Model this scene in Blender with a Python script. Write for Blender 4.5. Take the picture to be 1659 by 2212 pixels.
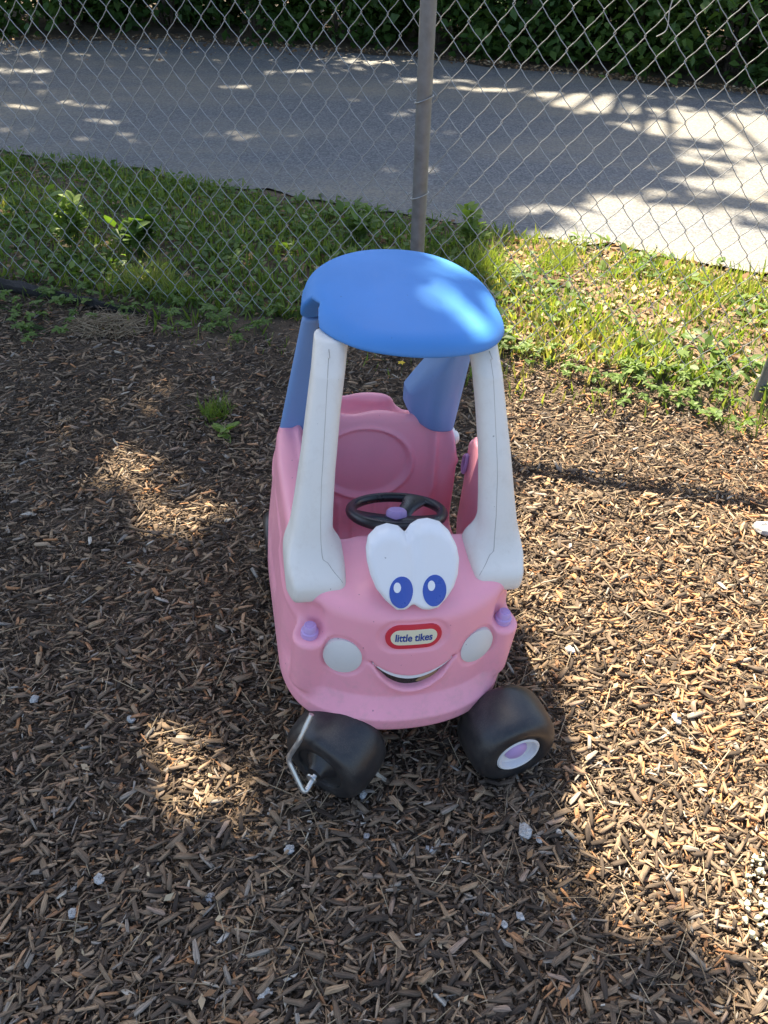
import bpy, math, random
import numpy as np
from mathutils import Matrix, Vector

random.seed(7)
RNG = np.random.default_rng(11)
for o in list(bpy.data.objects):
    bpy.data.objects.remove(o)
scene = bpy.context.scene
COL = scene.collection

# ------------------------------------------------------------------ camera, sky, sun, exposure
CAM_H, PITCH, ROLL = 1.4606, 0.70789, 0.02203
_s, _c = math.sin(PITCH), math.cos(PITCH)
_r0, _u0 = Vector((1, 0, 0)), Vector((0, _s, _c))
_right = _r0 * math.cos(ROLL) + _u0 * math.sin(ROLL)
_up = _u0 * math.cos(ROLL) - _r0 * math.sin(ROLL)
_back = _right.cross(_up)
cd = bpy.data.cameras.new("camera")
cam = bpy.data.objects.new("camera", cd)
COL.objects.link(cam)
cam.matrix_world = Matrix(((_right.x, _up.x, _back.x, 0), (_right.y, _up.y, _back.y, 0),
                           (_right.z, _up.z, _back.z, CAM_H), (0, 0, 0, 1)))
cd.sensor_fit = 'VERTICAL'
cd.sensor_height = 36.0
cd.lens = 1661.0 / 2212.0 * 36.0
cd.clip_start = 0.02
cd.clip_end = 500
scene.camera = cam

SUN_TO = Vector((-0.262, 0.557, 1.0)).normalized()      # towards the sun: behind the fence, to the left
world = bpy.data.worlds.new("World")
scene.world = world
world.use_nodes = True
_nt = world.node_tree
_bg = _nt.nodes['Background']
_sky = _nt.nodes.new('ShaderNodeTexSky')
_sky.sky_type = 'NISHITA'
_sky.sun_disc = False
_sky.sun_elevation = math.asin(SUN_TO.z)
_sky.sun_rotation = math.atan2(SUN_TO.x, SUN_TO.y)
_sky.air_density = 1.0
_sky.dust_density = 2.0
_nt.links.new(_sky.outputs[0], _bg.inputs[0])
_bg.inputs[1].default_value = 0.075
sd = bpy.data.lights.new("sun", 'SUN')
sd.energy = 5.0
sd.angle = math.radians(0.53)
sd.color = (1.0, 0.885, 0.69)
sun = bpy.data.objects.new("sun", sd)
COL.objects.link(sun)
sun.rotation_euler = SUN_TO.to_track_quat('Z', 'Y').to_euler()
sun.location = (-3, 6, 12)
vs = scene.view_settings
vs.view_transform = 'Standard'
vs.look = 'None'
vs.gamma = 1.0
vs.use_curve_mapping = False
vs.exposure = 2.12
scene.cycles.max_bounces = 8
scene.cycles.transparent_max_bounces = 8
scene.cycles.use_adaptive_sampling = True

# ------------------------------------------------------------------ materials
def new_mat(name):
    m = bpy.data.materials.new(name)
    m.use_nodes = True
    nt = m.node_tree
    return m, nt, nt.nodes['Principled BSDF']

def node(nt, typ, **kw):
    n = nt.nodes.new(typ)
    for k, v in kw.items():
        if k.startswith('i_'):
            key = k[2:]
            key = int(key) if key.isdigit() else key.replace('_', ' ')
            n.inputs[key].default_value = v
        else:
            setattr(n, k, v)
    return n

def ramp(nt, stops, interp='LINEAR'):
    r = nt.nodes.new('ShaderNodeValToRGB')
    r.color_ramp.interpolation = interp
    els = r.color_ramp.elements
    while len(els) < len(stops):
        els.new(0.5)
    for e, (p, c) in zip(els, stops):
        e.position = p
        e.color = (c[0], c[1], c[2], 1) if len(c) == 3 else c
    return r

def plastic(name, col, rough=0.42, var=0.05, dirt=0.0, bump=0.03, scuff=(0.30, 0.26, 0.22), coords='Object', sss=0.0, low_dust=None):
    """moulded plastic: slightly uneven colour, dusty film, fine orange-peel relief"""
    m, nt, b = new_mat(name)
    tc = node(nt, 'ShaderNodeTexCoord')
    n1 = node(nt, 'ShaderNodeTexNoise', i_Scale=9.0, i_Detail=5.0)
    n2 = node(nt, 'ShaderNodeTexNoise', i_Scale=420.0, i_Detail=2.0)
    n3 = node(nt, 'ShaderNodeTexNoise', i_Scale=36.0, i_Detail=8.0, i_Roughness=0.7)
    for n in (n1, n2, n3):
        nt.links.new(tc.outputs[coords], n.inputs['Vector'])
    c = Vector(col)
    r1 = ramp(nt, [(0.3, c * (1 - var)), (0.7, c * (1 + var))])
    nt.links.new(n1.outputs[0], r1.inputs[0])
    out = r1.outputs[0]
    if dirt > 0:
        mp = node(nt, 'ShaderNodeMapping')
        mp.inputs['Rotation'].default_value = (0.5, 0.35, 0.7)
        mp.inputs['Scale'].default_value = (260.0, 260.0, 11.0)
        ns = node(nt, 'ShaderNodeTexNoise', i_Scale=1.0, i_Detail=2.0)
        nt.links.new(tc.outputs[coords], mp.inputs[0])
        nt.links.new(mp.outputs[0], ns.inputs['Vector'])
        rs = ramp(nt, [(0.70, (0, 0, 0)), (0.74, (dirt * 1.3,) * 3)])
        nt.links.new(ns.outputs[0], rs.inputs[0])
        ms = node(nt, 'ShaderNodeMix', data_type='RGBA')
        nt.links.new(rs.outputs[0], ms.inputs[0])
        nt.links.new(out, ms.inputs[6])
        ms.inputs[7].default_value = (*(c * .75 + Vector((.16, .155, .15)) * min(1.0, c.length * 2)), 1)
        out = ms.outputs[2]
        nk = node(nt, 'ShaderNodeTexNoise', i_Scale=130.0, i_Detail=1.0)
        nt.links.new(tc.outputs[coords], nk.inputs['Vector'])
        rk = ramp(nt, [(0.785, (0, 0, 0)), (0.815, (.7, .7, .7))])
        nt.links.new(nk.outputs[0], rk.inputs[0])
        mk_ = node(nt, 'ShaderNodeMix', data_type='RGBA')
        nt.links.new(rk.outputs[0], mk_.inputs[0])
        nt.links.new(out, mk_.inputs[6])
        mk_.inputs[7].default_value = (*(c * .30), 1)
        out = mk_.outputs[2]
        r3 = ramp(nt, [(0.50, (0, 0, 0)), (0.78, (dirt, dirt, dirt))])
        nt.links.new(n3.outputs[0], r3.inputs[0])
        mx = node(nt, 'ShaderNodeMix', data_type='RGBA')
        nt.links.new(r3.outputs[0], mx.inputs[0])
        nt.links.new(out, mx.inputs[6])
        mx.inputs[7].default_value = (*scuff, 1)
        out = mx.outputs[2]
    if low_dust:
        # splashed dust that clings to the lower edge
        sx = node(nt, 'ShaderNodeSeparateXYZ')
        nt.links.new(tc.outputs[coords], sx.inputs[0])
        mr = node(nt, 'ShaderNodeMapRange', i_1=low_dust[0], i_2=low_dust[1], i_3=0.26, i_4=0.0)
        nt.links.new(sx.outputs[2], mr.inputs[0])
        rd = ramp(nt, [(0.46, (0, 0, 0)), (0.66, (1, 1, 1))])
        nt.links.new(n3.outputs[0], rd.inputs[0])
        mu = node(nt, 'ShaderNodeMath', operation='MULTIPLY')
        nt.links.new(mr.outputs[0], mu.inputs[0]); nt.links.new(rd.outputs[0], mu.inputs[1])
        md = node(nt, 'ShaderNodeMix', data_type='RGBA')
        nt.links.new(mu.outputs[0], md.inputs[0])
        nt.links.new(out, md.inputs[6])
        md.inputs[7].default_value = (0.34, 0.22, 0.17, 1)
        out = md.outputs[2]
    nt.links.new(out, b.inputs['Base Color'])
    rr = node(nt, 'ShaderNodeMapRange', i_1=0.3, i_2=0.7, i_3=rough - 0.06, i_4=rough + 0.10)
    nt.links.new(n3.outputs[0], rr.inputs[0])
    nt.links.new(rr.outputs[0], b.inputs['Roughness'])
    if sss:
        b.inputs['Subsurface Weight'].default_value = sss
        b.inputs['Subsurface Radius'].default_value = (0.02, 0.008, 0.008)
        b.inputs['Subsurface Scale'].default_value = 0.5
    bp = node(nt, 'ShaderNodeBump', i_Strength=bump, i_Distance=0.002)
    nt.links.new(n2.outputs[0], bp.inputs['Height'])
    nt.links.new(bp.outputs[0], b.inputs['Normal'])
    return m

def metal(name, col, rough=0.4, metallic=0.85):
    m, nt, b = new_mat(name)
    tc = node(nt, 'ShaderNodeTexCoord')
    n = node(nt, 'ShaderNodeTexNoise', i_Scale=40.0, i_Detail=6.0)
    nt.links.new(tc.outputs['Object'], n.inputs['Vector'])
    c = Vector(col)
    r = ramp(nt, [(0.3, c * 0.75), (0.7, c * 1.1)])
    nt.links.new(n.outputs[0], r.inputs[0])
    nt.links.new(r.outputs[0], b.inputs['Base Color'])
    b.inputs['Metallic'].default_value = metallic
    rr = node(nt, 'ShaderNodeMapRange', i_1=0.3, i_2=0.7, i_3=rough - 0.08, i_4=rough + 0.15)
    nt.links.new(n.outputs[0], rr.inputs[0])
    nt.links.new(rr.outputs[0], b.inputs['Roughness'])
    return m

M = {}
M['pink'] = plastic('pink_plastic', (0.88, 0.36, 0.44), 0.40, 0.05, 0.18, 0.05, (0.55, 0.36, 0.33), low_dust=(.15, .30))
M['white'] = plastic('white_plastic', (0.72, 0.70, 0.635), 0.46, 0.03, 0.24, 0.04, (0.42, 0.36, 0.28))
M['eyewhite'] = plastic('eye_white_plastic', (0.76, 0.77, 0.77), 0.36, 0.02, 0.07, 0.03, (0.45, 0.40, 0.34))
M['blue'] = plastic('blue_plastic', (0.052, 0.225, 0.58), 0.54, 0.05, 0.14, 0.05, (0.14, 0.20, 0.32))
M['blue2'] = plastic('blue_pillar_plastic', (0.155, 0.29, 0.55), 0.50, 0.05, 0.10, 0.05, (0.14, 0.16, 0.22))
def tyre_material():
    m, nt, b = new_mat('black_tyre_plastic')
    tc = node(nt, 'ShaderNodeTexCoord')
    mp = node(nt, 'ShaderNodeMapping')
    mp.inputs['Scale'].default_value = (900.0, 70.0, 70.0)
    nt.links.new(tc.outputs['Object'], mp.inputs[0])
    n1 = node(nt, 'ShaderNodeTexNoise', i_Scale=1.0, i_Detail=3.0)
    nt.links.new(mp.outputs[0], n1.inputs['Vector'])
    n2 = node(nt, 'ShaderNodeTexNoise', i_Scale=22.0, i_Detail=8.0, i_Roughness=0.7)
    n3 = node(nt, 'ShaderNodeTexNoise', i_Scale=380.0, i_Detail=3.0)
    nt.links.new(tc.outputs['Object'], n2.inputs['Vector']); nt.links.new(tc.outputs['Object'], n3.inputs['Vector'])
    a = ramp(nt, [(0.48, (0, 0, 0)), (0.75, (1, 1, 1))]); nt.links.new(n1.outputs[0], a.inputs[0])
    c = ramp(nt, [(0.40, (0.05,) * 3), (0.72, (0.75,) * 3)]); nt.links.new(n2.outputs[0], c.inputs[0])
    e = ramp(nt, [(0.45, (0.2,) * 3), (0.70, (1, 1, 1))]); nt.links.new(n3.outputs[0], e.inputs[0])
    mu = node(nt, 'ShaderNodeMath', operation='MULTIPLY'); nt.links.new(a.outputs[0], mu.inputs[0]); nt.links.new(c.outputs[0], mu.inputs[1])
    mu2 = node(nt, 'ShaderNodeMath', operation='MULTIPLY'); nt.links.new(c.outputs[0], mu2.inputs[0]); nt.links.new(e.outputs[0], mu2.inputs[1])
    ad = node(nt, 'ShaderNodeMath', operation='MAXIMUM'); nt.links.new(mu.outputs[0], ad.inputs[0]); nt.links.new(mu2.outputs[0], ad.inputs[1])
    mx = node(nt, 'ShaderNodeMix', data_type='RGBA')
    nt.links.new(ad.outputs[0], mx.inputs[0])
    mx.inputs[6].default_value = (0.018, 0.018, 0.020, 1)
    mx.inputs[7].default_value = (0.105, 0.092, 0.076, 1)
    nt.links.new(mx.outputs[2], b.inputs['Base Color'])
    rr = node(nt, 'ShaderNodeMapRange', i_1=0.0, i_2=0.8, i_3=0.30, i_4=0.75)
    nt.links.new(ad.outputs[0], rr.inputs[0]); nt.links.new(rr.outputs[0], b.inputs['Roughness'])
    bp = node(nt, 'ShaderNodeBump', i_Strength=0.12, i_Distance=0.002)
    nt.links.new(n1.outputs[0], bp.inputs['Height']); nt.links.new(bp.outputs[0], b.inputs['Normal'])
    return m
M['black'] = tyre_material()
M['blackwheel'] = plastic('black_steering_plastic', (0.014, 0.014, 0.016), 0.30, 0.1, 0.05, 0.02, (0.05, 0.05, 0.05))
M['purple'] = plastic('purple_plastic', (0.50, 0.34, 0.62), 0.40, 0.04, 0.06, 0.02)
M['rim'] = plastic('white_rim_plastic', (0.74, 0.73, 0.72), 0.42, 0.02, 0.25, 0.03, (0.40, 0.36, 0.32))
M['lamp'] = plastic('grey_white_lamp_plastic', (0.66, 0.65, 0.62), 0.34, 0.03, 0.10, 0.02)
M['eyeblue'] = plastic('eye_blue_sticker', (0.022, 0.075, 0.40), 0.30, 0.08, 0.05, 0.0, (0.2, 0.22, 0.3))
M['sticker'] = plastic('white_sticker', (0.78, 0.79, 0.80), 0.35, 0.01, 0.05, 0.0)
M['red'] = plastic('red_emblem', (0.62, 0.035, 0.055), 0.35, 0.04, 0.05, 0.0)
M['cream'] = plastic('cream_emblem', (0.74, 0.70, 0.50), 0.38, 0.03, 0.12, 0.0, (0.55, 0.5, 0.36))
M['navy'] = plastic('navy_print', (0.022, 0.05, 0.26), 0.40, 0.03, 0.0, 0.0)
M['dark'] = plastic('dark_mouth', (0.022, 0.022, 0.016), 0.25, 0.1, 0.0, 0.0)
M['painted_sheen'] = plastic('tan_mouth_sheen', (0.30, 0.19, 0.09), 0.35, 0.15, 0.3, 0.0, (0.10, 0.09, 0.04))
M['seam'] = plastic('dirt_seam', (0.44, 0.41, 0.36), 0.8, 0.3, 0.0, 0.0)
M['steel'] = metal('zinc_rod', (0.62, 0.62, 0.60), 0.34)

# ------------------------------------------------------------------ object helpers
def mesh_obj(name, verts, faces, mat=None, parent=None, smooth=True):
    me = bpy.data.meshes.new(name)
    me.from_pydata([tuple(v) for v in verts], [], [tuple(f) for f in faces])
    o = link_mesh(name, me, mat, parent, smooth)
    if smooth:
        me.set_sharp_from_angle(angle=math.radians(42))
    return o

def link_mesh(name, me, mat=None, parent=None, smooth=True):
    if smooth:
        me.polygons.foreach_set('use_smooth', np.ones(len(me.polygons), dtype=bool))
    me.update()
    o = bpy.data.objects.new(name, me)
    COL.objects.link(o)
    if mat is not None and len(me.materials) == 0:
        me.materials.append(mat)
    if parent is not None:
        o.parent = parent
    return o

def np_mesh(name, V, Q, T=None):
    """mesh from arrays: V (n,3), Q (m,4) quads, T (k,3) triangles"""
    me = bpy.data.meshes.new(name)
    V = np.ascontiguousarray(V, dtype=np.float32)
    nq = 0 if Q is None else len(Q)
    nt_ = 0 if T is None else len(T)
    me.vertices.add(len(V))
    me.vertices.foreach_set('co', V.ravel())
    loops = []
    if nq:
        loops.append(np.asarray(Q, dtype=np.int32).ravel())
    if nt_:
        loops.append(np.asarray(T, dtype=np.int32).ravel())
    loops = np.concatenate(loops)
    me.loops.add(len(loops))
    me.loops.foreach_set('vertex_index', loops)
    me.polygons.add(nq + nt_)
    st = np.concatenate([np.arange(nq, dtype=np.int32) * 4, nq * 4 + np.arange(nt_, dtype=np.int32) * 3]).astype(np.int32)
    me.polygons.foreach_set('loop_start', st)
    me.update(calc_edges=True)
    return me

def tag(o, label=None, cat=None, group=None, kind=None):
    if label: o['label'] = label
    if cat: o['category'] = cat
    if group: o['group'] = group
    if kind: o['kind'] = kind
    return o

def empty(name, loc=(0, 0, 0), rz=0.0):
    o = bpy.data.objects.new(name, None)
    COL.objects.link(o)
    o.location = loc
    o.rotation_euler = (0, 0, rz)
    return o

def tube(pts, r, n=8, cap=True):
    """tube along a polyline; r a number or a list"""
    P = [Vector(p) for p in pts]
    rs = [r] * len(P) if isinstance(r, (int, float)) else list(r)
    V, Fc = [], []
    prev = None
    for i, p in enumerate(P):
        t = (P[min(i + 1, len(P) - 1)] - P[max(i - 1, 0)]).normalized()
        if prev is None:
            a = Vector((0, 0, 1)) if abs(t.z) < 0.9 else Vector((1, 0, 0))
            u = t.cross(a).normalized()
        else:
            u = (prev - t * prev.dot(t)).normalized()
        prev = u
        w = t.cross(u)
        for k in range(n):
            a = 2 * math.pi * k / n
            V.append(p + (u * math.cos(a) + w * math.sin(a)) * rs[i])
    for i in range(len(P) - 1):
        for k in range(n):
            k2 = (k + 1) % n
            Fc.append((i * n + k, i * n + k2, (i + 1) * n + k2, (i + 1) * n + k))
    if cap:
        Fc.append(tuple(range(n - 1, -1, -1)))
        Fc.append(tuple((len(P) - 1) * n + k for k in range(n)))
    return V, Fc

def smooth_path(pts, sub=6):
    P = [Vector(p) for p in pts]
    out = []
    for i in range(len(P) - 1):
        p0, p1, p2, p3 = P[max(i - 1, 0)], P[i], P[i + 1], P[min(i + 2, len(P) - 1)]
        for k in range(sub):
            t = k / sub
            out.append(0.5 * ((2 * p1) + (p2 - p0) * t + (2 * p0 - 5 * p1 + 4 * p2 - p3) * t * t + (3 * p1 - p0 - 3 * p2 + p3) * t ** 3))
    out.append(P[-1])
    return out

def lathe(prof, n=40):
    """prof: (radius, x) points, turned round the X axis"""
    V, Fc = [], []
    for r, x in prof:
        for k in range(n):
            a = 2 * math.pi * k / n
            V.append((x, r * math.cos(a), r * math.sin(a)))
    for i in range(len(prof) - 1):
        for k in range(n):
            k2 = (k + 1) % n
            Fc.append((i * n + k, i * n + k2, (i + 1) * n + k2, (i + 1) * n + k))
    return V, Fc

# ------------------------------------------------------------------ implicit surfaces (moulded plastic shapes)
def smin(a, b, k):
    h = np.maximum(k - np.abs(a - b), 0.0) / k
    return np.minimum(a, b) - h * h * k * 0.25

def smax(a, b, k):
    return -smin(-a, -b, k)

def sstep(a, b, x):
    t = np.clip((x - a) / (b - a), 0, 1)
    return t * t * (3 - 2 * t)

def poly2(x, y, pts):
    """signed distance to a closed polygon"""
    d = np.full(np.shape(x), 1e9, dtype=np.float32)
    s = np.ones(np.shape(x), dtype=np.float32)
    n = len(pts)
    for i in range(n):
        ax_, ay_ = pts[i]
        bx_, by_ = pts[i - 1]
        ex, ey = bx_ - ax_, by_ - ay_
        wx, wy = x - ax_, y - ay_
        t = np.clip((wx * ex + wy * ey) / (ex * ex + ey * ey + 1e-12), 0, 1)
        d = np.minimum(d, (wx - ex * t) ** 2 + (wy - ey * t) ** 2)
        c1, c2, c3 = y >= ay_, y < by_, ex * wy > ey * wx
        flip = (c1 & c2 & c3) | (~c1 & ~c2 & ~c3)
        s = np.where(flip, -s, s)
    return s * np.sqrt(d)

def rbox(x, y, z, cx, cy, cz, hx, hy, hz, r):
    qx, qy, qz = np.abs(x - cx) - hx + r, np.abs(y - cy) - hy + r, np.abs(z - cz) - hz + r
    return np.sqrt(np.maximum(qx, 0) ** 2 + np.maximum(qy, 0) ** 2 + np.maximum(qz, 0) ** 2) + np.minimum(np.maximum(qx, np.maximum(qy, qz)), 0) - r

def extr(d2, n, t, r):
    """extrude a 2-D distance d2 by half thickness t along n, edges rounded by r"""
    a, b = d2 + r, np.abs(n) - t + r
    return np.sqrt(np.maximum(a, 0) ** 2 + np.maximum(b, 0) ** 2) + np.minimum(np.maximum(a, b), 0) - r

def sdf_mesh(name, f, lo, hi, h):
    """surface nets on a grid, then two Newton steps onto the surface"""
    ax = [np.arange(l, u + h, h, dtype=np.float32) for l, u in zip(lo, hi)]
    X, Y, Z = np.meshgrid(*ax, indexing='ij')
    D = f(X, Y, Z).astype(np.float32)
    S = D < 0
    nx, ny, nz = D.shape
    cnt = np.zeros((nx - 1, ny - 1, nz - 1), dtype=np.int8)
    for i in (0, 1):
        for j in (0, 1):
            for k in (0, 1):
                cnt += S[i:nx - 1 + i, j:ny - 1 + j, k:nz - 1 + k]
    act = (cnt > 0) & (cnt < 8)
    ci, cj, ck = np.nonzero(act)
    idx = np.full(act.shape, -1, dtype=np.int32)
    idx[ci, cj, ck] = np.arange(len(ci))
    acc = np.zeros((len(ci), 3)); num = np.zeros(len(ci))
    cor = [(0, 0, 0), (1, 0, 0), (0, 1, 0), (1, 1, 0), (0, 0, 1), (1, 0, 1), (0, 1, 1), (1, 1, 1)]
    for a in range(8):
        for b in range(a + 1, 8):
            if sum(abs(cor[a][q] - cor[b][q]) for q in range(3)) != 1:
                continue
            da = D[ci + cor[a][0], cj + cor[a][1], ck + cor[a][2]]
            db = D[ci + cor[b][0], cj + cor[b][1], ck + cor[b][2]]
            m = (da < 0) != (db < 0)
            t = np.where(m, da / np.where(m, da - db, 1), 0)
            for q in range(3):
                acc[:, q] += np.where(m, cor[a][q] + t * (cor[b][q] - cor[a][q]), 0)
            num += m
    V = acc / num[:, None] + np.stack([ci, cj, ck], 1)
    V = V * h + np.array(lo)
    quads = []
    for q in range(3):
        sl0 = [slice(1, -1)] * 3; sl1 = [slice(1, -1)] * 3
        sl0[q] = slice(0, -1); sl1[q] = slice(1, None)
        A, B = S[tuple(sl0)], S[tuple(sl1)]
        e = np.nonzero(A != B)
        p = [e[0] + (0 if q == 0 else 1), e[1] + (0 if q == 1 else 1), e[2] + (0 if q == 2 else 1)]
        u, v = (q + 1) % 3, (q + 2) % 3
        def g(du, dv):
            c = [p[0].copy(), p[1].copy(), p[2].copy()]
            c[u] -= du; c[v] -= dv
            return idx[c[0], c[1], c[2]]
        Qd = np.stack([g(1, 1), g(0, 1), g(0, 0), g(1, 0)], 1)
        fl = ~A[e]
        Qd[fl] = Qd[fl][:, ::-1]
        quads.append(Qd)
    Q = np.concatenate(quads)
    Q = Q[(Q >= 0).all(1)]
    V = V.astype(np.float64)
    e = h * 0.25
    for _ in range(2):
        x, y, z = V.T
        d0 = f(x, y, z)
        gx = (f(x + e, y, z) - f(x - e, y, z)) / (2 * e)
        gy = (f(x, y + e, z) - f(x, y - e, z)) / (2 * e)
        gz = (f(x, y, z + e) - f(x, y, z - e)) / (2 * e)
        g2 = np.maximum(gx * gx + gy * gy + gz * gz, 0.2)
        st = np.clip(d0 / g2, -h * 0.5, h * 0.5)
        V -= np.stack([gx, gy, gz], 1) * st[:, None]
    return np_mesh(name, V, Q)

# ------------------------------------------------------------------ terrain height
def ground_z(x, y):
    x = np.asarray(x, dtype=float); y = np.asarray(y, dtype=float)
    tilt = -0.105 * (x - 0.03) * np.exp(-((x - 0.03) / 0.42) ** 2) * np.exp(-((y - 1.25) / 0.55) ** 2)
    rise = 0.045 * sstep(1.9, 2.7, y) - 0.05 * sstep(3.2, 4.2, y + 0.35 * x)
    rough = 0.008 * np.sin(2.3 * x + 0.7) * np.sin(1.9 * y + 1.1) * (y < 4.5)
    return tilt + rise + rough
# ------------------------------------------------------------------ setting materials
def ground_material(name, stops, scale, bump, rough=0.9, fine=(300.0, 0.25)):
    m, nt, b = new_mat(name)
    tc = node(nt, 'ShaderNodeTexCoord')
    n1 = node(nt, 'ShaderNodeTexNoise', i_Scale=scale, i_Detail=9.0, i_Roughness=0.65)
    n2 = node(nt, 'ShaderNodeTexNoise', i_Scale=fine[0], i_Detail=3.0)
    for n in (n1, n2):
        nt.links.new(tc.outputs['Object'], n.inputs['Vector'])
    r = ramp(nt, stops)
    nt.links.new(n1.outputs[0], r.inputs[0])
    r2 = ramp(nt, [(0.3, (1 - fine[1],) * 3), (0.7, (1 + fine[1],) * 3)])
    nt.links.new(n2.outputs[0], r2.inputs[0])
    mx = node(nt, 'ShaderNodeMix', data_type='RGBA', blend_type='MULTIPLY')
    mx.inputs[0].default_value = 1.0
    nt.links.new(r.outputs[0], mx.inputs[6])
    nt.links.new(r2.outputs[0], mx.inputs[7])
    nt.links.new(mx.outputs[2], b.inputs['Base Color'])
    b.inputs['Roughness'].default_value = rough
    bp = node(nt, 'ShaderNodeBump', i_Strength=bump, i_Distance=0.01)
    nt.links.new(n2.outputs[0], bp.inputs['Height'])
    nt.links.new(bp.outputs[0], b.inputs['Normal'])
    return m, nt, b, mx

M['soil'] = ground_material('soil', [(0.30, (0.060, 0.042, 0.028)), (0.55, (0.13, 0.090, 0.056)), (0.75, (0.21, 0.145, 0.088))], 5.0, 0.6)[0]

def asphalt_material():
    m, nt, b = new_mat('asphalt')
    tc = node(nt, 'ShaderNodeTexCoord')
    vo = node(nt, 'ShaderNodeTexVoronoi', i_Scale=95.0)
    n1 = node(nt, 'ShaderNodeTexNoise', i_Scale=0.75, i_Detail=10.0, i_Roughness=0.62)
    n2 = node(nt, 'ShaderNodeTexNoise', i_Scale=55.0, i_Detail=4.0)
    mp = node(nt, 'ShaderNodeMapping')
    mp.inputs['Rotation'].default_value = (0, 0, math.radians(-12))
    mp.inputs['Scale'].default_value = (0.55, 1.7, 1)
    nt.links.new(tc.outputs['Object'], mp.inputs[0])
    nt.links.new(tc.outputs['Object'], vo.inputs['Vector'])
    nt.links.new(mp.outputs[0], n1.inputs['Vector'])
    nt.links.new(tc.outputs['Object'], n2.inputs['Vector'])
    stone = ramp(nt, [(0.0, (0.070, 0.074, 0.078)), (0.5, (0.130, 0.134, 0.138)), (1.0, (0.235, 0.235, 0.23))])
    nt.links.new(vo.outputs['Color'], stone.inputs[0])
    sand = ramp(nt, [(0.42, (0, 0, 0)), (0.62, (0.85, 0.85, 0.85))])
    nt.links.new(n1.outputs[0], sand.inputs[0])
    mul = node(nt, 'ShaderNodeMath', operation='MULTIPLY')
    g2 = ramp(nt, [(0.35, (0.35, 0.35, 0.35)), (0.60, (1, 1, 1))])
    nt.links.new(n2.outputs[0], g2.inputs[0])
    nt.links.new(sand.outputs[0], mul.inputs[0]); nt.links.new(g2.outputs[0], mul.inputs[1])
    mx = node(nt, 'ShaderNodeMix', data_type='RGBA')
    nt.links.new(mul.outputs[0], mx.inputs[0])
    nt.links.new(stone.outputs[0], mx.inputs[6])
    mx.inputs[7].default_value = (0.25, 0.22, 0.165, 1)
    nt.links.new(mx.outputs[2], b.inputs['Base Color'])
    b.inputs['Roughness'].default_value = 0.78
    bp = node(nt, 'ShaderNodeBump', i_Strength=0.45, i_Distance=0.006)
    nt.links.new(vo.outputs['Distance'], bp.inputs['Height'])
    nt.links.new(bp.outputs[0], b.inputs['Normal'])
    return m
M['asphalt'] = asphalt_material()

def tone_material(name, stops, rough=0.75, grain=0.0, translucent=0.0, trans_col=None, spec=0.3):
    """colour picked per piece from the 'tone' attribute; 'grain' carries streaks along each piece"""
    m, nt, b = new_mat(name)
    at = node(nt, 'ShaderNodeAttribute', attribute_name='tone')
    r = ramp(nt, stops)
    nt.links.new(at.outputs['Fac'], r.inputs[0])
    out = r.outputs[0]
    if grain:
        ga = node(nt, 'ShaderNodeAttribute', attribute_name='grain')
        n = node(nt, 'ShaderNodeTexNoise', i_Scale=1.0, i_Detail=4.0, i_Roughness=0.6)
        nt.links.new(ga.outputs['Vector'], n.inputs['Vector'])
        g = ramp(nt, [(0.28, (1 - grain,) * 3), (0.72, (1 + grain * .7,) * 3)])
        nt.links.new(n.outputs[0], g.inputs[0])
        mx = node(nt, 'ShaderNodeMix', data_type='RGBA', blend_type='MULTIPLY')
        mx.inputs[0].default_value = 1.0
        nt.links.new(out, mx.inputs[6]); nt.links.new(g.outputs[0], mx.inputs[7])
        out = mx.outputs[2]
        bp = node(nt, 'ShaderNodeBump', i_Strength=0.5, i_Distance=0.002)
        nt.links.new(n.outputs[0], bp.inputs['Height'])
        nt.links.new(bp.outputs[0], b.inputs['Normal'])
    nt.links.new(out, b.inputs['Base Color'])
    b.inputs['Roughness'].default_value = rough
    b.inputs['Specular IOR Level'].default_value = spec
    if translucent:
        tr = node(nt, 'ShaderNodeBsdfTranslucent')
        hs = node(nt, 'ShaderNodeMix', data_type='RGBA', blend_type='MULTIPLY')
        hs.inputs[0].default_value = 1.0
        hs.inputs[7].default_value = (*(trans_col or (1.5, 1.5, 0.6)), 1)
        nt.links.new(out, hs.inputs[6])
        nt.links.new(hs.outputs[2], tr.inputs['Color'])
        ms = node(nt, 'ShaderNodeMixShader')
        ms.inputs[0].default_value = translucent
        nt.links.new(b.outputs[0], ms.inputs[1]); nt.links.new(tr.outputs[0], ms.inputs[2])
        nt.links.new(ms.outputs[0], nt.nodes['Material Output'].inputs[0])
    return m

CHIP_STOPS = [(0.0, (0.042, 0.030, 0.022)), (0.22, (0.100, 0.074, 0.054)), (0.48, (0.225, 0.160, 0.105)), (0.66, (0.355, 0.243, 0.145)),
              (0.78, (0.27, 0.245, 0.21)), (0.89, (0.40, 0.195, 0.085)), (0.95, (0.44, 0.345, 0.235)), (1.0, (0.56, 0.52, 0.44))]
M['chip'] = tone_material('wood_chip', CHIP_STOPS, 0.82, grain=0.55, spec=0.25)
M['leaf'] = tone_material('green_leaf', [(0, (0.030, 0.060, 0.014)), (0.5, (0.055, 0.105, 0.022)), (1, (0.10, 0.17, 0.035))], 0.5, translucent=0.42, trans_col=(1.6, 1.9, 0.5))
M['hedge'] = tone_material('hedge_leaf', [(0, (0.030, 0.062, 0.018)), (0.5, (0.058, 0.115, 0.028)), (1, (0.11, 0.18, 0.04))], 0.5, translucent=0.30, trans_col=(1.5, 1.8, 0.5))
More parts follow.
